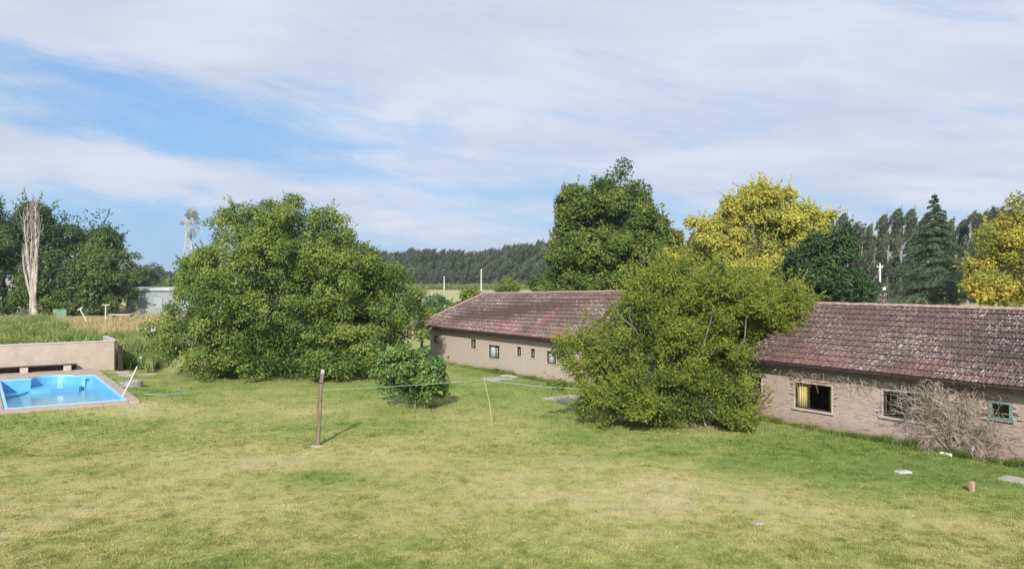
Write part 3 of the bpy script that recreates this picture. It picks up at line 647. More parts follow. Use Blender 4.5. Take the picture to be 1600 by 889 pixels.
for px in np.arange(564, 900, 9.5):
    y = 530+r.normal()*4; sp_far.append(((px-800)/F*y, y, zat(400+r.normal()*3, y)/26, int(r.integers(5))))
row(kf, sp_far, 'tall dark wind-bent tree in the long windbreak row on the horizon', 'far windbreak row of dark trees')
t_bump = tree('belt_tree', (at(245, 0, 540.).x, 540., 0), [blob(245,424,8,10,540.), blob(238,430,7,7,540.), blob(252,430,6,7,540.)], 3500, 1.3, LM['oak'], 'taller rounded tree standing out of the distant belt above the shed roof', 'tree', seed=88, nl=40, rl=2.2, r0=.5)
sp = []
for px in np.arange(190, 322, 4.2):
    y = 560+r.normal()*5; top = 427+r.normal()*1.5; sp.append(((px-800)/F*y, y, zat(top, y)/26, int(r.integers(5))))
row(kf, sp, 'dark tree of the distant belt on the horizon beyond the metal shed', 'distant tree belt beyond the shed')
kn = [casuarina(22, 3.6, 7500, .8, 60+q) for q in range(4)]
sp = []
for px in np.arange(1036, 1660, 21):
    y = 205+r.normal()*3; top = np.interp(px, [1036, 1070, 1200, 1320, 1400, 1440, 1520, 1560, 1660], [372, 362, 352, 350, 338, 342, 340, 345, 350])+r.normal()*7
    sp.append(((px-800)/F*y-1.2, y, zat(top, y)/22, int(r.integers(4))))
for px in np.arange(1300, 1640, 20):
    y = 216+r.normal()*3; sp.append(((px-800)/F*y-1.2, y, zat(372+r.normal()*7, y)/22, int(r.integers(4))))
row(kn, sp, 'tall grey-green wind-bent tree in the windbreak behind the conifer and the yellow trees', 'near windbreak row behind the house')
# low hedge at the foot of the far row
mb = MB(); n = 26000; px = r.random(n)*760+150; y = 455+r.random(n)*8; x = (px-800)/F*y; hz = 2.2+1.6*vnoise(x, y, 9, 12, 3)
pos = np.stack([x, y, r.random(n)*hz+.1], -1); nor = unit(r, n); nor[:, 2] += .4; nor /= np.linalg.norm(nor, axis=1, keepdims=True)
leaf_quads(mb, pos, nor, .8, .6, r, np.clip(.3+r.random(n)*.6, 0, 1))
hg = mb.build('hedge', LM['weed']); kind(hg, 'stuff'); tag(hg, 'low green hedge along the foot of the far windbreak', 'hedge')
tree('field_bush', (at(258, 0, 300.).x, 300., 0), [blob(253,445,11,3,300.), blob(268,443,12,3,300.)], 2500, .6, LM['privet'], 'low yellow-green bush in the far field above the shed roof', 'bush', seed=77, nl=30, rl=.8, r0=.1, nlimb=3)

# tall weeds behind the pool wall (stuff)
mb = MB(); n = 70000; r = np.random.default_rng(8)
yy = 53+r.random(n)**1.15*58; px = -60+r.random(n)*310; xx = (px-800)/F*yy
u, v = puv(xx, yy); lim = 70+14*vnoise(xx, yy, 6, 2)+34/(1+np.exp((px-95+60*(vnoise(xx, yy, 7, 3)-.5))/12))
ok = (yy < lim) & (v > 17.2+0*u) | ((u > 2.6) & (v > 15) & (yy < lim) & (px < 240))
ok &= ~((u < 3.5) & (v < 17.3)); xx, yy = xx[ok], yy[ok]; n = len(xx)
hh = (.35+1.9*vnoise(xx, yy, 2.2, 7, 3)**1.3)*(.6+.6*r.random(n)); tone_ = vnoise(xx, yy, 1.6, 31, 3); an = r.random(n)*6.28; ln = .25*hh
hx, hy = np.cos(an), np.sin(an); w = .035
v_ = np.stack([np.stack([xx-hy*w, yy+hx*w, 0*xx], -1), np.stack([xx+hy*w, yy-hx*w, 0*xx], -1), np.stack([xx+hx*ln+hy*w*1.2, yy+hy*ln-hx*w*1.2, hh*.75], -1), np.stack([xx+hx*ln*1.6, yy+hy*ln*1.6, hh], -1)], 1)
mb.add(v_.reshape(-1, 3), np.arange(n*4).reshape(-1, 4), rnd=np.repeat(np.clip(tone_*1.3-.3+r.random(n)*.5, 0, 1), 4))
k = n; idx = r.integers(0, n, k*1); pos = np.stack([xx[idx], yy[idx], hh[idx]*(.25+.75*r.random(k))], -1)+r.normal(size=(k, 3))*.09
leaf_quads(mb, pos, unit(r, k), .2, .4, r, np.clip(tone_[idx]*1.3-.3+r.random(k)*.5, 0, 1))
wd_ = mb.build('weeds', LM['weed']); kind(wd_, 'stuff'); tag(wd_, 'waist-high rough weeds growing behind the brick garden wall', 'weeds')
# straw-coloured tussocks in the dry strip beyond
mb = MB(); n = 26000; yy = 76+r.random(n)*75; px = 60+r.random(n)*250; xx = (px-800)/F*yy; hh = .15+.4*r.random(n)*vnoise(xx, yy, 6, 5, 2)*2; an = r.random(n)*6.28; w = .06
v_ = np.stack([np.stack([xx-np.sin(an)*w, yy+np.cos(an)*w, 0*xx], -1), np.stack([xx+np.sin(an)*w, yy-np.cos(an)*w, 0*xx], -1), np.stack([xx+np.cos(an)*.15, yy+np.sin(an)*.15, hh], -1)], 1)
mb.add(v_.reshape(-1, 3), None, np.arange(n*3).reshape(-1, 3), rnd=np.repeat(r.random(n), 3))
st = mb.build('dry_grass', leafmat('straw', [(.3, .25, .12), (.42, .35, .19), (.5, .42, .25)], .2, .9, .1)); kind(st, 'stuff'); tag(st, 'straw-coloured dry grass between the weeds and the metal shed', 'grass')

# ------------------------------------------------------------------ the house (local x along the wall, y into the house)
house = thing('brick_house', (HC, HS, 0), 'long low brick house with a hipped red-brown tiled roof and deep eaves', 'house', rz=-math.atan2(.829, .559))
def hs_of(px, d=0.):                        # photo column -> s on the plane at depth d
    k = (px-800)/F; X0, Y0 = HC+.829*d, HS+.559*d
    return (k*Y0-X0)/(.559+.829*k)
def hz_of(px, py, d=0.):
    s = hs_of(px, d); y = HS-.829*s+.559*d; return zat(py, y)
S0, S1, WT, DEP = 1.2, 52., 2.86, 6.6
wins = []   # s0, s1, z0, z1, style
def win(pl, pr, pt, pb, style):
    a, b = hs_of(pl), hs_of(pr); wins.append((a, b, hz_of(pl, pb), hz_of(pl, pt), style))
win(678, 685.5, 523, 536, 'small'); win(735.5, 744, 529, 543.5, 'small'); win(763.5, 781, 538, 558.5, 'big'); win(807.5, 814.5, 541, 555.5, 'small')
win(829, 836, 544, 558.5, 'small'); win(854, 869, 548, 567.5, 'big'); win(1170, 1190, 587, 612, 'small'); win(1242, 1299.5, 596.5, 636, 'yellow')
win(1379.5, 1441, 609, 649.5, 'dark'); win(1547, 1579.5, 626.5, 652, 'green')
wall = None
def wall_mesh(s0, s1, z1, holes, th):
    mb = MB(); ss = sorted({s0, s1, *[h[0] for h in holes], *[h[1] for h in holes]}); zs = sorted({-.15, z1, *[h[2] for h in holes], *[h[3] for h in holes]})
    def hole(a, b, c, d): return any(h[0] <= a+1e-6 and b <= h[1]+1e-6 and h[2] <= c+1e-6 and d <= h[3]+1e-6 for h in holes)
    for a, b in zip(ss, ss[1:]):
        for c, d in zip(zs, zs[1:]):
            if hole(a, b, c, d): continue
            mb.add([(a, 0, c), (b, 0, c), (b, 0, d), (a, 0, d)], [(0, 1, 2, 3)]); mb.add([(a, th, c), (b, th, c), (b, th, d), (a, th, d)], [(3, 2, 1, 0)])
    for (a, b, c, d, *_) in holes:
        mb.add([(a, 0, c), (b, 0, c), (b, th, c), (a, th, c)], [(0, 1, 2, 3)]); mb.add([(a, 0, d), (b, 0, d), (b, th, d), (a, th, d)], [(3, 2, 1, 0)])
        mb.add([(a, 0, c), (a, 0, d), (a, th, d), (a, th, c)], [(3, 2, 1, 0)]); mb.add([(b, 0, c), (b, 0, d), (b, th, d), (b, th, c)], [(0, 1, 2, 3)])
    mb.add([(s0, 0, -.15), (s0, th, -.15), (s0, th, z1), (s0, 0, z1)], [(0, 1, 2, 3)]); mb.add([(s1, 0, -.15), (s1, th, -.15), (s1, th, z1), (s1, 0, z1)], [(3, 2, 1, 0)])
    mb.add([(s0, 0, z1), (s1, 0, z1), (s1, th, z1), (s0, th, z1)], [(0, 1, 2, 3)])
    return mb
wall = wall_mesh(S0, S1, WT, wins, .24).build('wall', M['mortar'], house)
ew = MB(); ew.box((S0+.12, DEP/2, WT/2), (.24, DEP-.5, WT)); ew.build('end_wall', M['plaster'], house)
bw = MB(); bw.box(((S0+S1)/2, DEP-.12, WT/2), (S1-S0, .24, WT)); bw.build('back_wall', M['plaster'], house)
fl = MB(); fl.box(((S0+S1)/2, DEP/2, .06), (S1-S0-.5, DEP-.5, .1)); fl.build('floor', M['interior'], house)
ce = MB(); ce.box(((S0+S1)/2, DEP/2, WT-.06), (S1-S0-.5, DEP-.5, .06)); ce.build('ceiling', M['interior'], house)
pw = MB()
for s_ in (7, 15, 23.3, 29.8, 35.6, 40.2, 46): pw.box((s_, DEP/2, WT/2), (.12, DEP-.5, WT-.3))
pw.build('partition', M['interior'], house)
fb = MB(); fb.box(((S0+S1)/2, -.03, 2.52), (S1-S0, .05, .36)); fb.build('plaster_band', M['plaster_grey'], house)

# bricks: one mesh each for the nearest, the rest joined
BL, BH, JN, HJ = .236, .056, .021, .005
def brick_mesh(L, rnd, seed):
    r = np.random.default_rng(seed); mb = MB(); j = lambda: (r.random()-.5)*.003; d = .012+r.random()*.005
    f = [(0+j(), -d, 0+j()), (L+j(), -d+j()*.6, 0+j()), (L+j(), -d, BH+j()), (j(), -d+j()*.6, BH+j())]
    b = [(0, .02, 0), (L, .02, 0), (L, .02, BH), (0, .02, BH)]
    mb.add(f+b, [(0, 1, 2, 3), (1, 5, 6, 2), (3, 2, 6, 7), (4, 0, 3, 7), (4, 5, 1, 0)], rnd=rnd); return mb
def brick_spots(s0, s1, z0, z1, holes, mg):
    r = np.random.default_rng(99); out = []; k = 0; z = z0
    while z+BH < z1:
        s = s0-(BL/2 if k % 2 else 0)
        while s < s1:
            a, b = max(s, s0), min(s+BL, s1)
            if b-a > .05 and not any(a < h[1]+mg and b > h[0]-mg and z < h[3]+mg and z+BH > h[2]-mg for h in holes): out.append((a, z, b-a))
            s += BL+HJ
        z += BH+JN; k += 1
    return out
BV = 12; bricks = brick_spots(S0, S1, .03, 2.32, wins, .10)
vis = [b for b in bricks if hs_of(1604) > b[0]]; vis.sort(key=lambda b: -b[0])
full = [b for b in vis if b[2] > BL-.001][:300]; fs = set(full)
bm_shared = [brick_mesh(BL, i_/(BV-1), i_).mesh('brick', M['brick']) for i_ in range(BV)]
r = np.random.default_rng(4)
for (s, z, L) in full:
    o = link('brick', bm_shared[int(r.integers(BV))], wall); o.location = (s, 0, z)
VB = [brick_mesh(1., 0, i_) for i_ in range(40)]
mb = MB(); rest = [b for b in bricks if b not in fs]; tv = [np.vstack(b.v) for b in VB]; q0 = np.vstack(VB[0].q)
for (s, z, L) in rest:
    v = tv[int(r.integers(40))]*np.array([L, 1, 1])+np.array([s, 0, z]); mb.add(v, q0, rnd=r.random())
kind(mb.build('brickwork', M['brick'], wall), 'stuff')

# windows
for (a, b, c, d, style) in wins:
    sr = MB(); w = .055
    for (x0, x1, z0, z1) in ((a-w, b+w, d, d+w), (a-w, b+w, c-w, c), (a-w, a, c, d), (b, b+w, c, d)):
        sr.box(((x0+x1)/2, -.014, (z0+z1)/2), (x1-x0, .024, z1-z0))
    fmat = M['green_paint'] if style == 'green' else M['wood_dark']; ft = .05
    fr = MB(); yy_ = .0 if style == 'green' else .08
    for (x0, x1, z0, z1) in ((a, b, d-ft, d), (a, b, c, c+ft), (a, a+ft, c+ft, d-ft), (b-ft, b, c+ft, d-ft)):
        fr.box(((x0+x1)/2, yy_, (z0+z1)/2), (x1-x0-.002, .07, z1-z0-.001))
    mid = []
    if style in ('yellow', 'big', 'dark'): mid = [a+(b-a)*(.36 if style == 'yellow' else .5)]
    if style == 'big': mid = [a+(b-a)*.78]
    for m_ in mid: fr.box((m_, yy_+.01, (c+d)/2), (.05, .05, d-c-2*ft))
    wn = fr.build('window', fmat, house); wn['label'] = {'small': 'small dark brown framed window', 'big': 'brown window with white curtain', 'yellow': 'wide brown window with yellow curtains', 'dark': 'wide dark window half behind the bare shrub', 'green': 'square window with green painted frame'}[style]
    sr.build('surround', M['green_paint'] if style == 'green' else M['plaster'], wn)
    gl_ = MB(); gl_.box(((a+b)/2, yy_+.015, (c+d)/2), (b-a-2*ft, .006, d-c-2*ft)); gl_.build('pane', M['glass'], wn)
    if style == 'green' or style == 'yellow' or style == 'dark':
        sl = MB(); sl.box(((a+b)/2, -.05, c-.045), (b-a+.2, .1, .05)); sl.build('sill', M['green_paint'] if style == 'green' else M['plaster'], wn)
    def curtain(x0, x1, mt, yc=.32, gather=.0):
        n_ = max(6, int((x1-x0)/.02)); xs = np.linspace(x0, x1, n_); mb = MB(); L = []
        for zi, z in enumerate((d+.02, (c+d)/2, c+.02)):
            g_ = 1-gather*(zi/2)
            L += [(x0+(x-x0)*g_, yc+.03*math.sin(i__*1.15), z) for i__, x in enumerate(xs)]
        q = [(k*n_+i__, k*n_+i__+1, (k+1)*n_+i__+1, (k+1)*n_+i__) for k in range(2) for i__ in range(n_-1)]
        mb.add(L, q); o = mb.build('curtain', mt, wn, smooth=True); md = o.modifiers.new('t', 'SOLIDIFY'); md.thickness = .004
    if style == 'yellow': curtain(a+.02, a+.55, M['curtain_yellow'], .2, .08); curtain(b-.22, b-.03, M['curtain_yellow'], .2)
    if style == 'big': curtain(a+.04, a+(b-a)*.42, M['curtain_white'], .2); curtain(a+(b-a)*.46, a+(b-a)*.8, surf('curtain_grey', (.34, .36, .38), (.42, .44, .46), 4, .9), .2)
    if style == 'small': curtain(a+.05, b-.05, surf('curtain_brown', (.12, .09, .08), (.17, .14, .13), 6, .9), .26)

# roof geometry: t 0 eave .. 1 ridge
EO, EZ, RD, RZ = .45, 2.63, 3.3, 5.02
SE = -.35; SH = SE+RD+EO                   # hip corner and ridge start
SSTEP = 19.8
def ridge_z(s): return RZ+(.40*np.clip((s-SH)/(SSTEP-SH), 0, 1) if s <= SSTEP else 0.)
def roofp(s, t, up=0.):
    rz_ = ridge_z(s); y = -EO+(RD+EO)*t; z = EZ+(rz_-EZ)*t
    th = math.atan2(rz_-EZ, RD+EO); return np.array([s, y-math.sin(th)*up, z+math.cos(th)*up])
roof = MB()
def slab(pts, th=.06):
    p = np.array(pts, float); roof.hexa(np.vstack([p-np.array([0, 0, th]), p]))
e = .03
slab([roofp(SE, 0), roofp(SSTEP, 0), roofp(SSTEP, 1), roofp(SH, 1)])
slab([roofp(SSTEP+.001, 0), roofp(S1+.5, 0), roofp(S1+.5, 1), roofp(SSTEP+.001, 1)])
by = DEP+EO
slab([(SH, RD, RZ), (SSTEP, RD, RZ+.40), (SSTEP, by, EZ), (SE, by, EZ)]); slab([(SSTEP+.001, RD, RZ), (S1+.5, RD, RZ), (S1+.5, by, EZ), (SSTEP+.001, by, EZ)])
p = np.array([(SE, -EO, EZ), (SH, RD, RZ), (SE, by, EZ)]); roof.add(np.vstack([p-np.array([0, 0, .06]), p]), None, [(3, 4, 5), (0, 2, 1)])
# stepped gable between the two ridges
roof.add([(SSTEP, RD, RZ+.40), tuple(roofp(SSTEP, 0)), (SSTEP+.02, RD, RZ), (SSTEP, by, EZ)], None, [(0, 1, 2), (0, 2, 3)])
roof = roof.build('roof', surf('roof_deck', (.06, .035, .03), (.1, .06, .05), 4, .9), house)
TW, TE = .235, .375
xs_ = np.array([0, .035, .07, .12, .165, .215]); zs_ = np.array([.018, .044, .008, .020, .008, .018]); RIB = np.array([.3, 1, 0, .35, 0, .3]*4); LIP_SHADE = np.array([0.]*12+[1.]*12)
def tile_v(seed=0):
    n = len(xs_); L = TE+.05
    top = np.concatenate([np.stack([xs_, 0*xs_, zs_+.050], -1), np.stack([xs_, 0*xs_+L, zs_+.004], -1)])
    low = np.stack([xs_, 0*xs_, zs_*0+.0], -1)
    v = np.vstack([top, low, top[:n]]); q = [(i_, i_+1, n+i_+1, n+i_) for i_ in range(n-1)]+[(2*n+i_, 2*n+i_+1, 3*n+i_+1, 3*n+i_) for i_ in range(n-1)]
    q += [(2*n, 0, n, n), ]; q = [x for x in q if len(set(x)) == 4]
    return v, q
tvv, tq = tile_v()
def tile_frame(s, t0):
    o = roofp(s, t0, .005); u_ = roofp(s, min(t0+.05, 1.05))-roofp(s, t0); u_ /= np.linalg.norm(u_); a = np.array([1., 0, 0])
    n_ = np.cross(a, u_); return o, np.stack([a, u_, n_], 1)
tiles = []
for k in range(13):
    slope = math.hypot(RD+EO, RZ-EZ); t0 = k*TE/slope
    if t0 > .995: break
    s = SE+(SH-SE)*t0
    while s < S1+.3:
        if not (SSTEP-TW < s < SSTEP): tiles.append((s, t0))
        s += TW
r = np.random.default_rng(6)
def soot(s, t): return float(np.clip(math.exp(-((s-41.6)/1.6)**2-((t-.55)/.35)**2)*.75+.45*math.exp(-((s-44.)/2.2)**2), 0, .85))
def redness(s, t): return float(np.clip(max((.95 if t < .17 else .25 if t < .3 else 0)*(.5+.5*math.sin(s*1.1+.7)), math.exp(-((s-10.6)/2.2)**2-((t-.22)/.25)**2), .9*math.exp(-((s-14.6)/.9)**2-((t-.4)/.6)**2), .55*math.exp(-((s-16.5)/3)**2-((t-.95)/.12)**2)), 0, 1))
smax = hs_of(1602, RD*.5)
near = sorted([q for q in tiles if q[0] < smax+.6*q[1]], key=lambda q: -q[0])[:300]; ns = set(near)
tcache = {}
def tile_mesh(k, so, re):
    key = (k, round(so*4), round(re*3))
    if key not in tcache:
        m_ = MB(); m_.add(tvv, tq, rnd=k/7, soot=key[1]/4, red=key[2]/3, rib=RIB, lip=LIP_SHADE); tcache[key] = m_.mesh('tile', M['tile'])
    return tcache[key]
for (s, t0) in near:
    o_, A = tile_frame(s, t0); mt = Matrix(A.tolist()).to_4x4(); mt.translation = Vector(o_)+Vector(A[:, 1])*(-.035 if r.random() < .05 else 0)
    ob = link('tile', tile_mesh(int(r.integers(8)), soot(s, t0), redness(s, t0)), roof)
    ob.matrix_local = mt @ Matrix.Translation((0, 0, r.random()*.010)) @ Matrix.Rotation(r.normal()*.014, 4, 'Z')
mb = MB()
for (s, t0) in tiles:
    if (s, t0) in ns: continue
    o_, A = tile_frame(s, t0); ra = r.normal()*.012; tv_ = tvv.copy(); tv_[:, 0] += tv_[:, 1]*ra; tv_[:, 2] += (r.random())*.012
    w_ = tv_@A.T+o_
    if t0+TE/slope > 1: w_[:, 1] = np.minimum(w_[:, 1], RD+.03)
    mb.add(w_, tq, rnd=r.random(), soot=soot(s, t0), red=redness(s, t0), rib=RIB, lip=LIP_SHADE)
kind(mb.build('tiling', M['tile'], roof), 'stuff')
# back slope and hip face: coarser courses
mb = MB()
for k in range(12):
    t0, t1 = k/12, (k+1)/12
    for (sa, sb, ra, rb) in ((SE, SSTEP, RZ, RZ+.4), (SSTEP, S1+.5, RZ, RZ)):
        f0 = (SE+(SH-SE)*t0) if sa == SE else sa; f1 = (SE+(SH-SE)*t1) if sa == SE else sa
        z = lambda zr, t, lift: EZ+(zr-EZ)*t+lift
        yb = lambda t: by-(by-RD)*t
        mb.add([(sb, yb(t0), z(rb, t0, .05)), (f0, yb(t0), z(ra, t0, .05)), (f1, yb(t1), z(ra, t1, .012)), (sb, yb(t1), z(rb, t1, .012)), (sb, yb(t0), z(rb, t0, 0)), (f0, yb(t0), z(ra, t0, 0))], [(0, 1, 2, 3), (4, 5, 1, 0)], rnd=r.random(), soot=0, red=.1)
    f = lambda t, lift, y_: (SE+(SH-SE)*t, y_, EZ+(RZ-EZ)*t+lift)
    ya0, yb0, ya1, yb1 = -EO+(RD+EO)*t0, by-(by-RD)*t0, -EO+(RD+EO)*t1, by-(by-RD)*t1
    mb.add([f(t0, .05, yb0), f(t0, .05, ya0), f(t1, .012, ya1), f(t1, .012, yb1), f(t0, 0, yb0), f(t0, 0, ya0)], [(0, 1, 2, 3), (4, 5, 1, 0)], rnd=r.random(), soot=0, red=.1)
kind(mb.build('rear_tiling', M['tile'], roof), 'stuff')
# ridge and hip cap tiles
def cap_mesh(k):
    m_ = MB(); n = 7; L = .44; th = np.linspace(-.15, math.pi+.15, n); v = []
    for (x, rr) in ((0, .125), (L+.03, .105)): v += [(x, rr*math.cos(a), rr*.8*math.sin(a)) for a in th]
    v += [(0, .105*math.cos(a), .105*.8*math.sin(a)-.0) for a in th]
    m_.add(v, [(i_, n+i_, n+i_+1, i_+1) for i_ in range(n-1)]+[(2*n+i_, i_, i_+1, 2*n+i_+1) for i_ in range(n-1)], rnd=.6+.4*k/5, soot=0, red=.25); return m_.mesh('ridge_tile', M['cap'])
M['cap'] = surf('ridge_clay', (.30, .19, .16), (.46, .36, .31), 3.5, .85, .3, 40, c3=(.55, .5, .46), s3=9)
caps = [cap_mesh(k) for k in range(5)]
def cap_line(p0, p1):
    p0, p1 = Vector(p0), Vector(p1); d = p1-p0; n = int(d.length/.44); q = d.to_track_quat('X', 'Z')
    for k in range(n):
        o = link('ridge_tile', caps[int(r.integers(5))], roof); o.location = p0+d*(k/n)+Vector((0, 0, .02+r.normal()*.005)); o.rotation_mode = 'QUATERNION'; o.rotation_quaternion = q
cap_line((SSTEP+.05, RD, RZ+.40+.03), (SH-.1, RD, RZ+.03)); cap_line((S1+.4, RD, RZ+.03), (SSTEP+.1, RD, RZ+.03))
cap_line((SH, RD, RZ), (SE, -EO, EZ+.03)); cap_line((SH, RD, RZ), (SE, by, EZ+.03))
# eave shadow band painted as near-black strips; soffit rafters in the same colour
fa = MB(); fa.box(((SE+S1)/2, -EO+.0, EZ-.115), (S1-SE+.4, .03, .14)); fa.build('eave_shade', M['eave_shade'], house)
for s_ in np.arange(SE+.5, S1, .9):
    rf = MB(); rf.hexa([(s_, -EO+.02, EZ-.2), (s_+.06, -EO+.02, EZ-.2), (s_+.06, .0, EZ+.05), (s_, .0, EZ+.05), (s_, -EO+.02, EZ-.08), (s_+.06, -EO+.02, EZ-.08), (s_+.06, .0, EZ+.2), (s_, .0, EZ+.2)])
    rf.build('rafter', M['eave_shade'], house)
ff = MB(); ff.box((SE, DEP/2, EZ-.115), (.03, DEP+2*EO, .14)); ff.build('eave_shade', M['eave_shade'], house)
for (s_, d_) in ((-.2, .0), (-.2, 3.3), (-.2, 6.4)):
    pp = MB(); pp.box((s_, d_, 1.25), (.14, .14, 2.6)); pp.build('porch_post', M['wood_dark'], house)
rl = MB(); rl.box((-.2, 1.65, .95), (.08, 3.1, .08)); rl.box((.5, 0, .5), (1.25, .1, .95)); rl.build('porch_rail', M['plaster'], house)
bx_ = MB(); a_ = hs_of(1492); bx_.box((a_, -.07, hz_of(1492, 622)), (.30, .1, .26)); bx_.box((a_, -.125, hz_of(1492, 622)), (.24, .012, .2)); bx_.build('meter_box', M['white_paint'], house)
pl_ = MB(); a_ = hs_of(1524)
pl_.tube([(a_, -.22, -.05), (a_, -.22, .36), (a_, -.1, .40)], .035, 8); pl_.build('drain_pipe', M['white_paint'], house)

# dead vine along the top of the wall
vt = thing('dead_vine', (HC+.559*27-.829*.12, HS-.829*27-.559*.12, 0), 'dry leafless vine trailing under the eave above the yellow-curtained window', 'vine', rz=house.rotation_euler.z)
mb = MB(); r = np.random.default_rng(44)
for k in range(220):
    s0 = hs_of(1225+r.random()*320)-27; z0 = 2.15+r.random()*.42; a = r.normal()*1.2; L = .25+.6*r.random(); pts = [np.array([s0, -.05-.2*r.random(), z0])]; 
    for q in range(5):
        a += r.normal()*.5; pts.append(pts[-1]+np.array([math.cos(a)*L/5*(1 if k % 2 else -1), r.normal()*.03, math.sin(a)*L/5]))
    mb.tube(pts, np.linspace(.009, .004, 6), 3, False)
mb.build('twigs', M['dead_twig'], vt)

# bare shrub by the wall
bb = P(1489, 708); t = thing('bare_shrub', bb, 'large tangled leafless shrub against the brick wall beside the green window', 'shrub')
r = np.random.default_rng(50); hx = np.array([.559, -.829, 0]); hn = np.array([-.829, -.559, 0])
def twig(mb, p, d, L, rad, lev, sag=.25):
    n = 6; pts = [p]; dd = d.copy()
    for q in range(n):
        dd = dd+r.normal(size=3)*.20+np.array([0, 0, -sag*.16*(q/n)]); dd /= np.linalg.norm(dd); nx_ = pts[-1]+dd*L/n
        nx_[2] = min(max(nx_[2], .03), 2.55+.06*r.normal())
        pts.append(nx_)
    mb.tube(pts, np.linspace(max(rad, .007), max(rad*.45, .004), n+1), 4 if lev == 0 else 3, False)
    if lev < 3:
        for q in range((6, 4, 3)[lev]):
            i_ = 2+int(r.random()*(n-2)); d2 = dd*.5+(pts[i_]-pts[i_-1])/np.linalg.norm(pts[i_]-pts[i_-1])*.6+r.normal(size=3)*.55; d2 -= hn*(d2@hn)*.45; d2 /= np.linalg.norm(d2)
            twig(mb, pts[i_], d2, L*(.45+.3*r.random()), rad*.5, lev+1, sag)
for k in range(32):
    mb = MB(); a = -1.0+2.0*(k+.5)/32+r.normal()*.08; d = hx*math.sin(a)*1.0+np.array([0, 0, math.cos(a)*1.0+.15])+hn*(r.normal()*.18); d /= np.linalg.norm(d)
    twig(mb, np.array([0, 0, 0.])+hx*r.normal()*.12+hn*r.normal()*.08, d, (1.9-.45*abs(a))*(.8+.35*r.random()), .026, 0, .08)
    mb.build('branch', M['dead_twig'], t)
bl_, _ = crown_mb([(0, 0, 1.05, .35, .2, .15), (-.9, .35, .5, .3, .2, .12)], 260, .08, r, nl=14, rl=.14); bl_.build('leaves', LM['privet'], t)
# small dry bush left of it
b2 = P(1410, 693); t = thing('dry_shrub', b2, 'low dry twiggy shrub at the wall foot beneath the wide dark window', 'shrub'); mb = MB()
for k in range(9):
    a = -1.2+2.4*k/8; d = hx*math.sin(a)+np.array([0, 0, math.cos(a)+.1]); d /= np.linalg.norm(d); twig(mb, np.zeros(3), d, .75*(.7+.5*r.random()), .012, 1, .7)
mb.build('branches', M['dead_twig'], t)
pc = P(1411, 694); mb = MB(); mb.tube([(0, 0, -.05), (.02, 0, .2), (-.03, .02, .36), (.03, .04, .46)], [.045, .045, .045, .04], 8)
o = mb.build('vent_pipe', M['white_paint'], smooth=True); o.location = pc; tag(o, 'short bent white pipe standing in the grass below the wide dark window', 'pipe')
# green growth / small plant
# objects on the grass near the wall
def slabobj(name, px, py, sx, sy, sz, rz, mt, label, cat, z=None, tilt=0.):
    p = PG(px, py); m_ = MB(); c = min(sx, sy)*.12
    prof = [(-sx/2+c*.3, -sy/2), (sx/2-c, -sy/2+c*.2), (sx/2, -sy/2+c), (sx/2-c*.2, sy/2-c*.5), (sx/2-c, sy/2), (-sx/2+c, sy/2-c*.3), (-sx/2, sy/2-c), (-sx/2+c*.1, -sy/2+c)]
    n = len(prof); inset = .94
    v = [(x, y, -.05) for x, y in prof]+[(x, y, sz-.01) for x, y in prof]+[(x*inset, y*inset, sz) for x, y in prof]+[(0, 0, sz+.003)]
    q = [(i_, (i_+1) % n, n+(i_+1) % n, n+i_) for i_ in range(n)]+[(n+i_, n+(i_+1) % n, 2*n+(i_+1) % n, 2*n+i_) for i_ in range(n)]
    m_.add(v, q, [(2*n+i_, 2*n+(i_+1) % n, 3*n) for i_ in range(n)]); o = m_.build(name, mt); o.location = (p.x, p.y, float(ground_z(p.x, p.y)) if z is None else z); o.rotation_euler = (tilt, 0, rz)
    tag(o, label, cat); return o
HA = house.rotation_euler.z
slabobj('white_stone', 1480, 711, .42, .25, .1, HA, M['white_paint'], 'flat white stone at the foot of the bare shrub', 'stone')
slabobj('concrete_slab', 1411, 739, .5, .28, .07, .2, M['coping'], 'small pale concrete slab lying in the grass away from the wall', 'slab')
slabobj('concrete_slab', 1600, 753, 1.3, .7, .05, HA, M['concrete'], 'concrete paving slab in the grass at the right edge of the photo', 'slab')
b = slabobj('brick', 1519, 768, .13, .11, .30, .3, M['red_brick'], 'single orange brick standing upright in the grass', 'brick')
slabobj('path_slab', 777, 592, 1.5, 1.6, .04, HA, M['concrete'], 'pale concrete slab in the lawn near the long wall, nearer of two', 'slab')
slabobj('path_slab', 803, 587.5, 1.5, 1.2, .05, HA, M['coping'], 'pale concrete slab touching the wall of the house, farther of two', 'slab')
slabobj('path_slab', 893, 624, 2.4, 2.2, .05, HA, M['concrete'], 'broad grey concrete slab at the left foot of the bushy tree', 'slab')
slabobj('flat_stone', 1183, 818, .3, .2, .03, .3, M['concrete'], 'flat pale stone sunk in the lawn', 'stone')

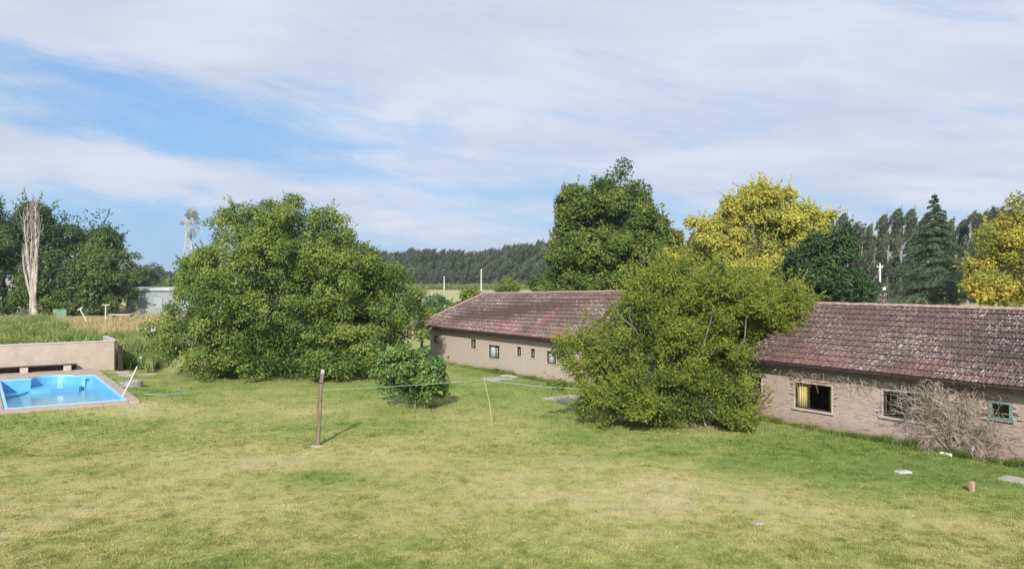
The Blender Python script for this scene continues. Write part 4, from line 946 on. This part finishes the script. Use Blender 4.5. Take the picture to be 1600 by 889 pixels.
# ------------------------------------------------------------------ pool, deck, wall
PA = math.atan2(U[1], U[0])
pt = thing('swimming_pool', pool(0, 0, DZ), 'half-filled sky-blue fibreglass swimming pool set in a concrete deck', 'swimming pool', rz=PA)
def outline(off, bulge=1.0, w=4.9, L=12.):
    pts = [(-w-off, -off), (off, -off), (off, L+off)]
    pts += [(-1.0+off*.5-1.12*(1-math.cos(a))*1.0, L+off+bulge*math.sin(a)) for a in np.linspace(0, math.pi, 13)] if bulge else []
    pts += [(-w-off, L+off)]
    return pts
def ring(mb, o1, z1, o2, z2):
    n = len(o1); v = [(x, y, z1) for x, y in o1]+[(x, y, z2) for x, y in o2]
    mb.add(v, [(i_, (i_+1) % n, n+(i_+1) % n, n+i_) for i_ in range(n)])
o_out, o_in, o_w, o_b = outline(.03), outline(-.10), outline(-.25), outline(-.5)
m_ = MB(); ring(m_, o_out, -.06, o_out, .045); ring(m_, o_out, .045, o_in, .045); ring(m_, o_in, .045, o_in, -.03); m_.build('rim', M['gelcoat_rim'], pt)
m_ = MB(); ring(m_, o_in, -.03, o_w, -.85); ring(m_, o_w, -.85, o_b, -1.9)
c = (-2.4, 6.); n = len(o_b); m_.add([(x, y, -1.9) for x, y in o_b]+[(*c, -1.9)], None, [(i_, (i_+1) % n, n) for i_ in range(n)]); m_.build('basin', M['gelcoat'], pt)
# curved seat in the rounded end, and a corner ledge
def poly_prism(mb, pts, z0, z1):
    n = len(pts); c = np.mean(pts, 0); v = [(x, y, z0) for x, y in pts]+[(x, y, z1) for x, y in pts]+[(c[0], c[1], z1)]
    mb.add(v, [(i_, (i_+1) % n, n+(i_+1) % n, n+i_) for i_ in range(n)], [(n+i_, n+(i_+1) % n, 2*n) for i_ in range(n)])
m_ = MB(); poly_prism(m_, [(-1.05+.02-1.12*(1-math.cos(a)), 11.75+.95*math.sin(a)) for a in np.linspace(0, math.pi, 11)]+[(-3.45, 11.4), (-3.35, 11.0), (-3.0, 10.75), (-2.4, 10.65), (-.95, 10.85), (-.8, 11.2), (-.8, 11.72)], -1.8, -.50); m_.build('seat', M['gelcoat'], pt)
m_ = MB(); poly_prism(m_, [(-3.5, 11.7), (-4.7, 11.7), (-4.7, 9.9), (-4.2, 10.2), (-3.7, 10.9)], -1.8, -.66); m_.build('step', M['gelcoat'], pt)
m_ = MB(); m_.add([(x, y, -.74) for x, y in outline(-.17)]+[(-2.4, 6, -.74)], None, [(i_, (i_+1) % len(o_w), len(o_w)) for i_ in range(len(o_w))]); kind(m_.build('water', M['water'], pt), 'structure')
m_ = MB(); m_.box((-.62, 11.78, -.38), (.16, .12, .5)); m_.box((-.62, 11.70, -.12), (.3, .1, .08)); m_.build('skimmer', M['gelcoat_rim'], pt)
# deck of concrete slabs
dk = thing('pool_deck', pool(0, 0, 0), 'brownish concrete deck around the pool', 'deck', rz=PA)
cells = []
def strip(u0, u1, v0, v1, nu, nv):
    for a in range(nu):
        for b_ in range(nv): cells.append((u0+(u1-u0)*a/nu, u0+(u1-u0)*(a+1)/nu, v0+(v1-v0)*b_/nv, v0+(v1-v0)*(b_+1)/nv))
strip(.04, .52, -.42, 16.0, 1, 12); strip(-8.5, .02, -.42, -.04, 8, 1); strip(-8.5, -4.96, -.02, 16., 3, 12); strip(-4.94, .02, 13.15, 16., 5, 2); strip(-4.94, -3.35, 12.05, 13.13, 2, 1); strip(-.98, .02, 12.05, 13.13, 1, 1)
for (a, b_, c0, c1) in cells:
    s_ = MB(); s_.box(((a+b_)/2, (c0+c1)/2, DZ-.09), (b_-a-.004, c1-c0-.004, .2)); s_.build('deck_slab', M['deck'], dk)
fill = MB(); poly_prism(fill, [(-3.33, 12.06)]+[(-2.15+1.16*math.cos(a), 12.04+1.0*math.sin(a)) for a in np.linspace(math.pi, 0, 13)]+[(-.99, 12.06), (-1.0, 13.12), (-3.33, 13.12)], DZ-.2, DZ-.005)
# garden wall
W0 = np.array([-26.2, 52.6]); gw = thing('garden_wall', (W0[0], W0[1], 0), 'low whitewashed brick wall with pale coping behind the pool', 'wall', rz=PA)
WH = 2.1
m_ = MB(); m_.box((-7, .12, WH/2), (14, .24, WH)); m_.box((.12-.12, 2.3, WH/2+.02), (.24, 4.1, WH+.04)); core = m_.build('wall_core', M['garden_mortar'] if 'garden_mortar' in M else surf('garden_mortar', (.46, .37, .30), (.56, .46, .38), 2, .95), gw)
mb = MB(); r = np.random.default_rng(71)
BM2 = surf('garden_brick', (.45, .365, .31), (.54, .455, .395), 1.4, .93, .3, 40, attr='rnd', ac=(.42, .31, .24, .3))
for (s, z, L) in brick_spots(-13.9, 0, .02, WH-.02, [], 0):
    v = tv[int(r.integers(40))]*np.array([L, .45, 1])+np.array([s, 0, z]); mb.add(v, q0, rnd=r.random()**3)
kind(mb.build('brickwork', BM2, core), 'stuff')
for k in range(14):
    m_ = MB(); m_.box((-13.5+k*1.0, .12, WH+.035), (.99, .32, .07)); m_.build('coping_slab', M['coping'], gw)
for k in range(4):
    m_ = MB(); m_.box((0, .85+k*1.02, WH+.075), (.32, 1.01, .07)); m_.build('coping_slab', M['plaster'], gw)
# bench along the wall
be = thing('bench', (W0[0]-U[0]*2.2-V[0]*.42, W0[1]-U[1]*2.2-V[1]*.42, DZ+.01), 'long low dark plank bench on pale brick blocks against the garden wall', 'bench', rz=PA)
m_ = MB()
for k in range(3): m_ = MB(); m_.box((-4.5, -.14+k*.15, .36), (9, .13, .05)); m_.build('plank', M['wood_dark'], be)
for k in range(4):
    m_ = MB(); m_.box((-.55-k*2.35, -.02, .165), (.42, .40, .33)); m_.build('block', M['plaster'], be)
bk = MB(); bk.box((-4.5, .30, .17), (9, .05, .34)); bk.build('seat_shade', M['wood_dark'], be)  # dark board added for the shadow on the wall under the seat
# dark post beside the wall end
gp = MB(); gp.box((0, 0, .9), (.26, .16, 1.8)); gp.box((0, -.09, .9), (.10, .03, 1.7)); o = gp.build('timber_post', M['wood_dark']); o.location = (W0[0]+U[0]*.32, W0[1]+U[1]*.32+.1, 0); o.rotation_euler.z = PA
tag(o, 'thick dark brown timber post at the right end of the garden wall', 'post')
# well cover, rubble, leaning pole, shower head, hose
p = PG(205, 603); t = thing('well_cover', p, 'grey round concrete ring lying by the pool deck corner', 'well cover'); m_ = MB(); m_.lathe((0, 0, 0), [(.62, -.05), (.62, .24), (.58, .28), (.46, .28), (.43, .2), (.0, .19)], 20); m_.build('ring', M['stone_grey'], t)
m_ = MB(); m_.lathe((0, 0, .2), [(.3, 0), (.3, .05), (.0, .06)], 14); m_.build('lid', M['concrete'], t)
p0 = P(190, 621, DZ); p1 = at(214, 573, p0.y+2.2); m_ = MB(); m_.tube([p0, (p0+p1)/2+Vector((.03, 0, 0)), p1], .03, 8); o = m_.build('pool_pole', M['white_paint']); tag(o, 'white pole leaning up from the near corner of the pool', 'pole')
p = P(216, 583, 0); t = thing('outdoor_shower', (p.x, p.y, 0), 'thin outdoor shower pipe with small bright head beside the weeds', 'shower'); zt = zat(557, p.y)
m_ = MB(); m_.tube([(0, 0, -.05), (-.05, 0, zt*.6), (0, 0, zt-.1), (.08, -.02, zt), (.2, -.05, zt-.02)], .022, 6); m_.build('pipe', M['stone_grey'], t); m_ = MB(); m_.lathe((.2, -.05, zt-.12), [(.09, 0), (.09, .02), (.03, .1), (0, .1)], 10); m_.build('shower_head', M['hose'], t)
for i_, (px, py, sx, sy, sz, rz) in enumerate([(186, 583, 1.3, .5, .1, .3), (226, 586, 1.5, .7, .06, .8)]):
    slabobj('paving_slab', px, py, sx, sy, sz, rz, M['deck'], ('reddish paving piece against the foot of the dark timber post', 'sunken reddish paving piece in the grass under the shower pipe')[i_], 'slab')
slabobj('mud_stone', 197, 588, .9, .4, .2, .3, M['stone_grey'], 'dark rough stone lying between the garden wall and the concrete ring', 'stone')
p0, p1 = PG(256, 618.5), PG(287, 616); m_ = MB(); m_.tube([p0+Vector((0, 0, .04)), (p0+p1)/2+Vector((0, .05, .05)), p1+Vector((0, 0, .04))], .028, 6); o = m_.build('pool_hose', M['hose']); tag(o, 'short pale blue tube lying on the lawn right of the pool', 'hose')
p0, p1 = PG(226, 617), PG(256, 618.5); m_ = MB(); m_.tube([p0+Vector((0, 0, .05)), p1+Vector((0, .0, .05))], .014, 5); o = m_.build('thin_rod', M['cord_white']); tag(o, 'thin white rod on the lawn between the concrete ring and the blue tube', 'rod')

# ------------------------------------------------------------------ clothes line
pb = P(495, 697); t = thing('timber_post', pb, 'leaning weathered wooden clothes-line post in the middle of the lawn', 'post')
top = at(503.5, 583, pb.y); lean = np.array(top-pb); m_ = MB(); h = lean[2]; secs = np.linspace(0, 1, 7)
m_.tube([np.array([lean[0]*s_+.018*math.sin(s_*7), .02*math.sin(s_*5), -.3*(s_ == 0)+h*s_]) for s_ in secs], np.array([.095, .09, .088, .085, .082, .08, .078]), 5); m_.build('shaft', M['wood_post'], t)
m_ = MB(); m_.box((lean[0]+.01, 0, h+.06), (.12, .07, .16), .3); m_.build('tip', surf('bare_wood', (.38, .36, .33), (.5, .48, .45), 6, .9), t)
m_ = MB(); m_.tube([(lean[0]*.82+.11*math.cos(a), .11*math.sin(a), h*.87) for a in np.linspace(0, 6.28, 10)], .014, 5, False); m_.build('wire_wrap', M['wood_dark'], t)
m_ = MB(); m_.lathe((0, 0, 0), [(.26, -.04), (.22, .03), (0, .05)], 9); m_.build('footing', M['concrete'], t)
cb = P(770, 665); ct = at(757, 593, cb.y); t = thing('cane_prop', cb, 'thin yellow cane propping up the clothes line in the lawn', 'pole'); m_ = MB()
d = ct-cb; m_.tube([(0, 0, -.05), tuple(d*.5+Vector((.03, 0, 0))), tuple(d)], [.017, .016, .014], 6); m_.build('shaft', M['cane'], t); m_ = MB(); m_.tube([tuple(d+Vector((-.03, 0, .1))), tuple(d), tuple(d+Vector((.04, 0, .09)))], .014, 5); m_.build('fork', M['cane'], t)
A = at(504, 609, pb.y); B = Vector(ct); C_ = at(905, 607, 32.4)
def sagline(a, b, sg): return [tuple(a+(b-a)*f_-Vector((0, 0, sg*4*f_*(1-f_)))) for f_ in np.linspace(0, 1, 14)]
m_ = MB(); m_.tube(sagline(A, B, .04)+sagline(B, C_, .06)[1:], .0075, 5); o = m_.build('clothes_line', M['cord_white']); tag(o, 'thin pale clothes line stretched from the wooden post over the yellow cane', 'clothes line')

# ------------------------------------------------------------------ windmill
yw = 72.; hub = at(294, 349, yw); t = thing('windmill', (hub.x, yw, 0), 'grey steel farm windpump on a lattice tower beside the huge shrub', 'windmill')
zh = hub.z; hw = lambda z: .10+(zh-.6-z)*.115
legs = [(-1, -1), (1, -1), (1, 1), (-1, 1)]; ca_, sa_ = math.cos(.35), math.sin(.35)
def tw(sx, sy, z): w_ = hw(z); return (w_*(sx*ca_-sy*sa_), w_*(sx*sa_+sy*ca_), z)
for (sx, sy) in legs:
    m_ = MB(); m_.tube([tw(sx, sy, -.1), tw(sx, sy, zh-.6)], .075, 4); m_.build('leg', M['galv'], t)
zl = [0, 2.2, 4.2, 6., 7.5, 8.7, 9.7, zh-.6]
for a, b_ in zip(zl, zl[1:]):
    m_ = MB()
    for q in range(4):
        p0, p1 = legs[q], legs[(q+1) % 4]; m_.tube([tw(*p0, b_), tw(*p1, b_)], .035, 4); m_.tube([tw(*p0, a), tw(*p1, b_)], .03, 4); m_.tube([tw(*p1, a), tw(*p0, b_)], .03, 4)
    m_.build('brace', M['galv'], t)
m_ = MB(); m_.box((0, 0, 7.35), (1.15, 1.15, .06), .35); m_.build('platform', M['galv'], t)
m_ = MB(); m_.tube([(0, 0, 0), (0, 0, zh-.3)], .03, 5); m_.build('pump_rod', M['galv'], t)
m_ = MB(); m_.box((0, 0, zh-.2), (.24, .24, .7), .4); m_.box((.0, .0, zh+.06), (.5, .18, .2), .0); m_.build('gearbox', surf('rusty', (.3, .22, .18), (.42, .36, .32), 6, .8), t)
ax = Vector((1., -.07, .0)).normalized(); q1 = Vector((-ax.y, ax.x, 0)); q2 = Vector((0, 0, 1)); wc = Vector((.32, .08, zh))
def wp(rr, a, off=0.): return wc+(q1*math.cos(a)+q2*math.sin(a))*rr+ax*off
for rr in (.55, 1.22):
    m_ = MB(); m_.tube([tuple(wp(rr, a)) for a in np.linspace(0, 2*math.pi, 25)], .016, 4, False); m_.build('wheel_ring', M['galv'], t)
for k in range(6):
    m_ = MB(); a = k*math.pi/3; m_.tube([tuple(wp(.05, a)), tuple(wp(1.3, a))], .018, 4); m_.build('spoke', M['galv'], t)
for k in range(18):
    a = k*2*math.pi/18+.1; da = .15
    if k in (8, 9, 10): continue
    tw_ = .10
    m_ = MB(); pts = []
    for rr, wf in ((.55, .6), (1.0, 1.), (1.45, 1.12)):
        for sgn in (-1, 0, 1): pts.append(tuple(wp(rr, a+sgn*da*wf*.8/ (rr**.25), -sgn*tw_*wf+(.03 if sgn == 0 else 0))))
    m_.add(pts, [(0, 1, 4, 3), (1, 2, 5, 4), (3, 4, 7, 6), (4, 5, 8, 7)]); o = m_.build('blade', M['galv'], t); md = o.modifiers.new('t', 'SOLIDIFY'); md.thickness = .008
m_ = MB(); m_.tube([tuple(wc-ax*.3), tuple(wc+ax*.12)], .09, 8); m_.build('hub', M['galv'], t)
m_ = MB(); m_.tube([tuple(wc-ax*.3), tuple(wc-ax*1.0)], .025, 5); m_.hexa([tuple(wc-ax*a-Vector((0, 0, b_))+q1*c_) for b_ in (.16, -.16) for a, c_ in ((.75, -.01), (1.1, -.01), (1.1, .01), (.75, .01))]); m_.build('tail_vane', surf('vane', (.16, .14, .14), (.24, .2, .2), 5, .8), t)

# ------------------------------------------------------------------ metal shed
ysd = 138.; p = at(198, 0, ysd); t = thing('metal_shed', (p.x, ysd, 0), 'flat-roofed grey corrugated metal shed beside the dark trees', 'shed', rz=-.04)
SW, SD_, SH_ = 11.5, 5., 4.2
m_ = MB(); n = 60; xs = np.linspace(0, SW, n*2+1); v = []
for z in (0, SH_): v += [(x, -.04 if (i_ % 2) else .02, z) for i_, x in enumerate(xs)]
k = len(xs); m_.add(v, [(i_, i_+1, k+i_+1, k+i_) for i_ in range(k-1)]); m_.build('front_wall', M['shed_metal'], t)
m_ = MB(); m_.box((SW/2, SD_, SH_/2), (SW, .08, SH_)); m_.box((SW, SD_/2, SH_/2), (.08, SD_-.1, SH_)); m_.build('back_wall', M['shed_metal'], t)
m_ = MB(); m_.box((0, SD_*.5, SH_*.42), (.06, SD_-.1, SH_*.84)); m_.build('end_wall', surf('shed_end_shade', (.12, .13, .15), (.2, .21, .23), .6, .7), t)  # open end: its inner shade painted as a dark panel
for y_ in (0.02, SD_*.35, SD_): m_ = MB(); m_.box((-.06, y_, SH_/2), (.16, .14, SH_)); m_.build('corner_post', M['white_paint'], t)
m_ = MB(); m_.box((SW/2-.2, SD_/2, SH_+.42), (SW+.9, SD_+.8, .14), rot=Matrix.Rotation(.04, 3, 'X')); m_.box((SW/2-.2, -.36, SH_+.22), (SW+.9, .06, .42)); m_.build('roof', M['shed_roof'], t)
m_ = MB(); m_.box((5.6, -.09, 2.1), (1.5, .05, 1.9)); m_.build('patch_panel', surf('patch', (.30, .34, .35), (.36, .39, .4), 1, .6), t)
# bits in front of the shed
def tpost(px, pyb, pyt, y, label, tilt=0., bar=.9):
    b0 = at(px, pyb, y); b0.z = 0; zt = zat(pyt, y); t = thing('marker_post', b0, label, 'post', 'white T-shaped posts by the dark trees'); t.rotation_euler = (0, tilt, 0)
    m_ = MB(); m_.tube([(0, 0, -.1), (0, 0, zt)], .07, 6); m_.build('shaft', M['white_paint'], t); m_ = MB(); m_.box((.05, 0, zt-.05), (bar, .09, .1)); m_.build('crossbar', M['white_paint'], t)
tpost(137, 497, 479, 112., 'leaning white post with a short crossbar in the dry grass', -.5, .8); tpost(165, 494, 476, 118., 'upright pale post with a crossbar just left of the metal shed', 0, 1.1)
p = at(95, 0, 124.); t = thing('green_barrier', (p.x, 124., 0), 'low faded green mesh barrier under the dark trees', 'fence')
for k in range(5): m_ = MB(); m_.box((-1+k*.42, 0, .75), (.40, .06, 1.4+.1*(k % 2))); m_.build('panel', surf('green_net', (.10, .20, .13), (.2, .33, .24), 1, .8) if k == 0 else bpy.data.materials['green_net'], t)
m_ = MB(); m_.box((-.15, 0, 1.54), (2.2, .08, .06)); m_.build('rail', M['green_fence'], t)
p = P(190, 497); t = thing('concrete_plinth', p, 'low stone plinth slab in front of the metal shed', 'slab'); m_ = MB(); m_.box((0, 0, .55), (3.6, 1.6, .18)); m_.build('top', M['concrete'], t)
for x_ in (-1.3, 1.3): m_ = MB(); m_.box((x_, 0, .23), (.4, 1.2, .46)); m_.build('support', M['stone_grey'], t)
p = at(228, 0, 66.); t = thing('lean_to', (p.x+.4, 66., 0), 'corner of a small white-edged shelter roof half hidden by the huge shrub', 'shelter', rz=-.35)
m_ = MB(); m_.hexa([(-.7, -.8, 2.05), (.7, -.8, 1.85), (.7, .8, 1.95), (-.7, .8, 2.15), (-.7, -.8, 2.11), (.7, -.8, 1.91), (.7, .8, 2.01), (-.7, .8, 2.21)]); m_.build('roof', M['white_paint'], t)
for x_ in (-.6, .6):
    for y_ in (-.7, .7): m_ = MB(); m_.box((x_, y_, 1.1), (.09, .09, 1.95)); m_.build('post', M['stone_grey'], t)
m_ = MB(); m_.box((0, .7, 1.3), (1.1, .04, 1.3)); m_.build('back_panel', M['stone_grey'], t)
# green fence in the field
p = at(688, 0, 190.); t = thing('board_fence', (p.x, 190., 0), 'short green board fence in the dry field beyond the house corner', 'fence')
for k in range(14): m_ = MB(); m_.box((-2.1+k*.32, 0, .85), (.26, .05, 1.5)); m_.build('board', M['green_fence'], t)
m_ = MB(); m_.box((0, 0, 1.62), (4.8, .14, .08)); m_.build('rail', M['white_paint'], t)

# ------------------------------------------------------------------ utility poles
def upole(px, pyt, y, label, extra=0, r0=.16):
    x = at(px, 0, y).x; zt = zat(pyt, y); t = thing('utility_pole', (x, y, 0), label, 'pole', 'pale utility poles beyond the house'); m_ = MB()
    m_.tube([(0, 0, -.2), (0, 0, zt)], [r0, r0*.7], 8); m_.build('shaft', M['pole_concrete'], t)
    m_ = MB(); m_.box((0, 0, zt-.4), (1.1 if not extra else .9, .12, .12)); m_.build('crossarm', M['pole_concrete'], t)
    for x_ in (-.45, 0, .4): m_ = MB(); m_.lathe((x_, 0, zt-.33 if x_ else zt), [(.05, 0), (.07, .08), (.03, .2), (0, .2)], 7); m_.build('insulator', M['white_paint'], t)
    if extra:
        m_ = MB(); m_.box((.55, -.1, zt-3.6), (.4, .3, .5)); m_.build('junction_box', M['white_paint'], t)
        m_ = MB(); m_.tube([(-.12, 0, 0), (-.12, 0, zt-3.2)], .05, 6); m_.build('conduit', M['stone_grey'], t)
upole(1375, 413, 120., 'white concrete utility pole with a box, left of the blue-green conifer', 1, .2)
upole(752, 421, 420., 'taller of the two distant white utility poles before the far windbreak', 0, .42)
upole(694, 432, 440., 'shorter of the two distant white utility poles before the far windbreak', 0, .36)
upole(231, 432, 430., 'tiny distant pale pole above the metal shed roof', 0, .3)

# ------------------------------------------------------------------ haze
m, g, o = mat_new('haze_air'); pv = g.n('ShaderNodeVolumePrincipled'); pv.inputs['Color'].default_value = (.80, .88, 1, 1); pv.inputs['Density'].default_value = .00018; pv.inputs['Anisotropy'].default_value = .2
g.l(pv.outputs[0], o.inputs['Volume'])
hb = MB(); hb.box((0, 3400, 14.), (9000, 7600, 36.)); hz_ = hb.build('haze', m); kind(hz_, 'stuff')
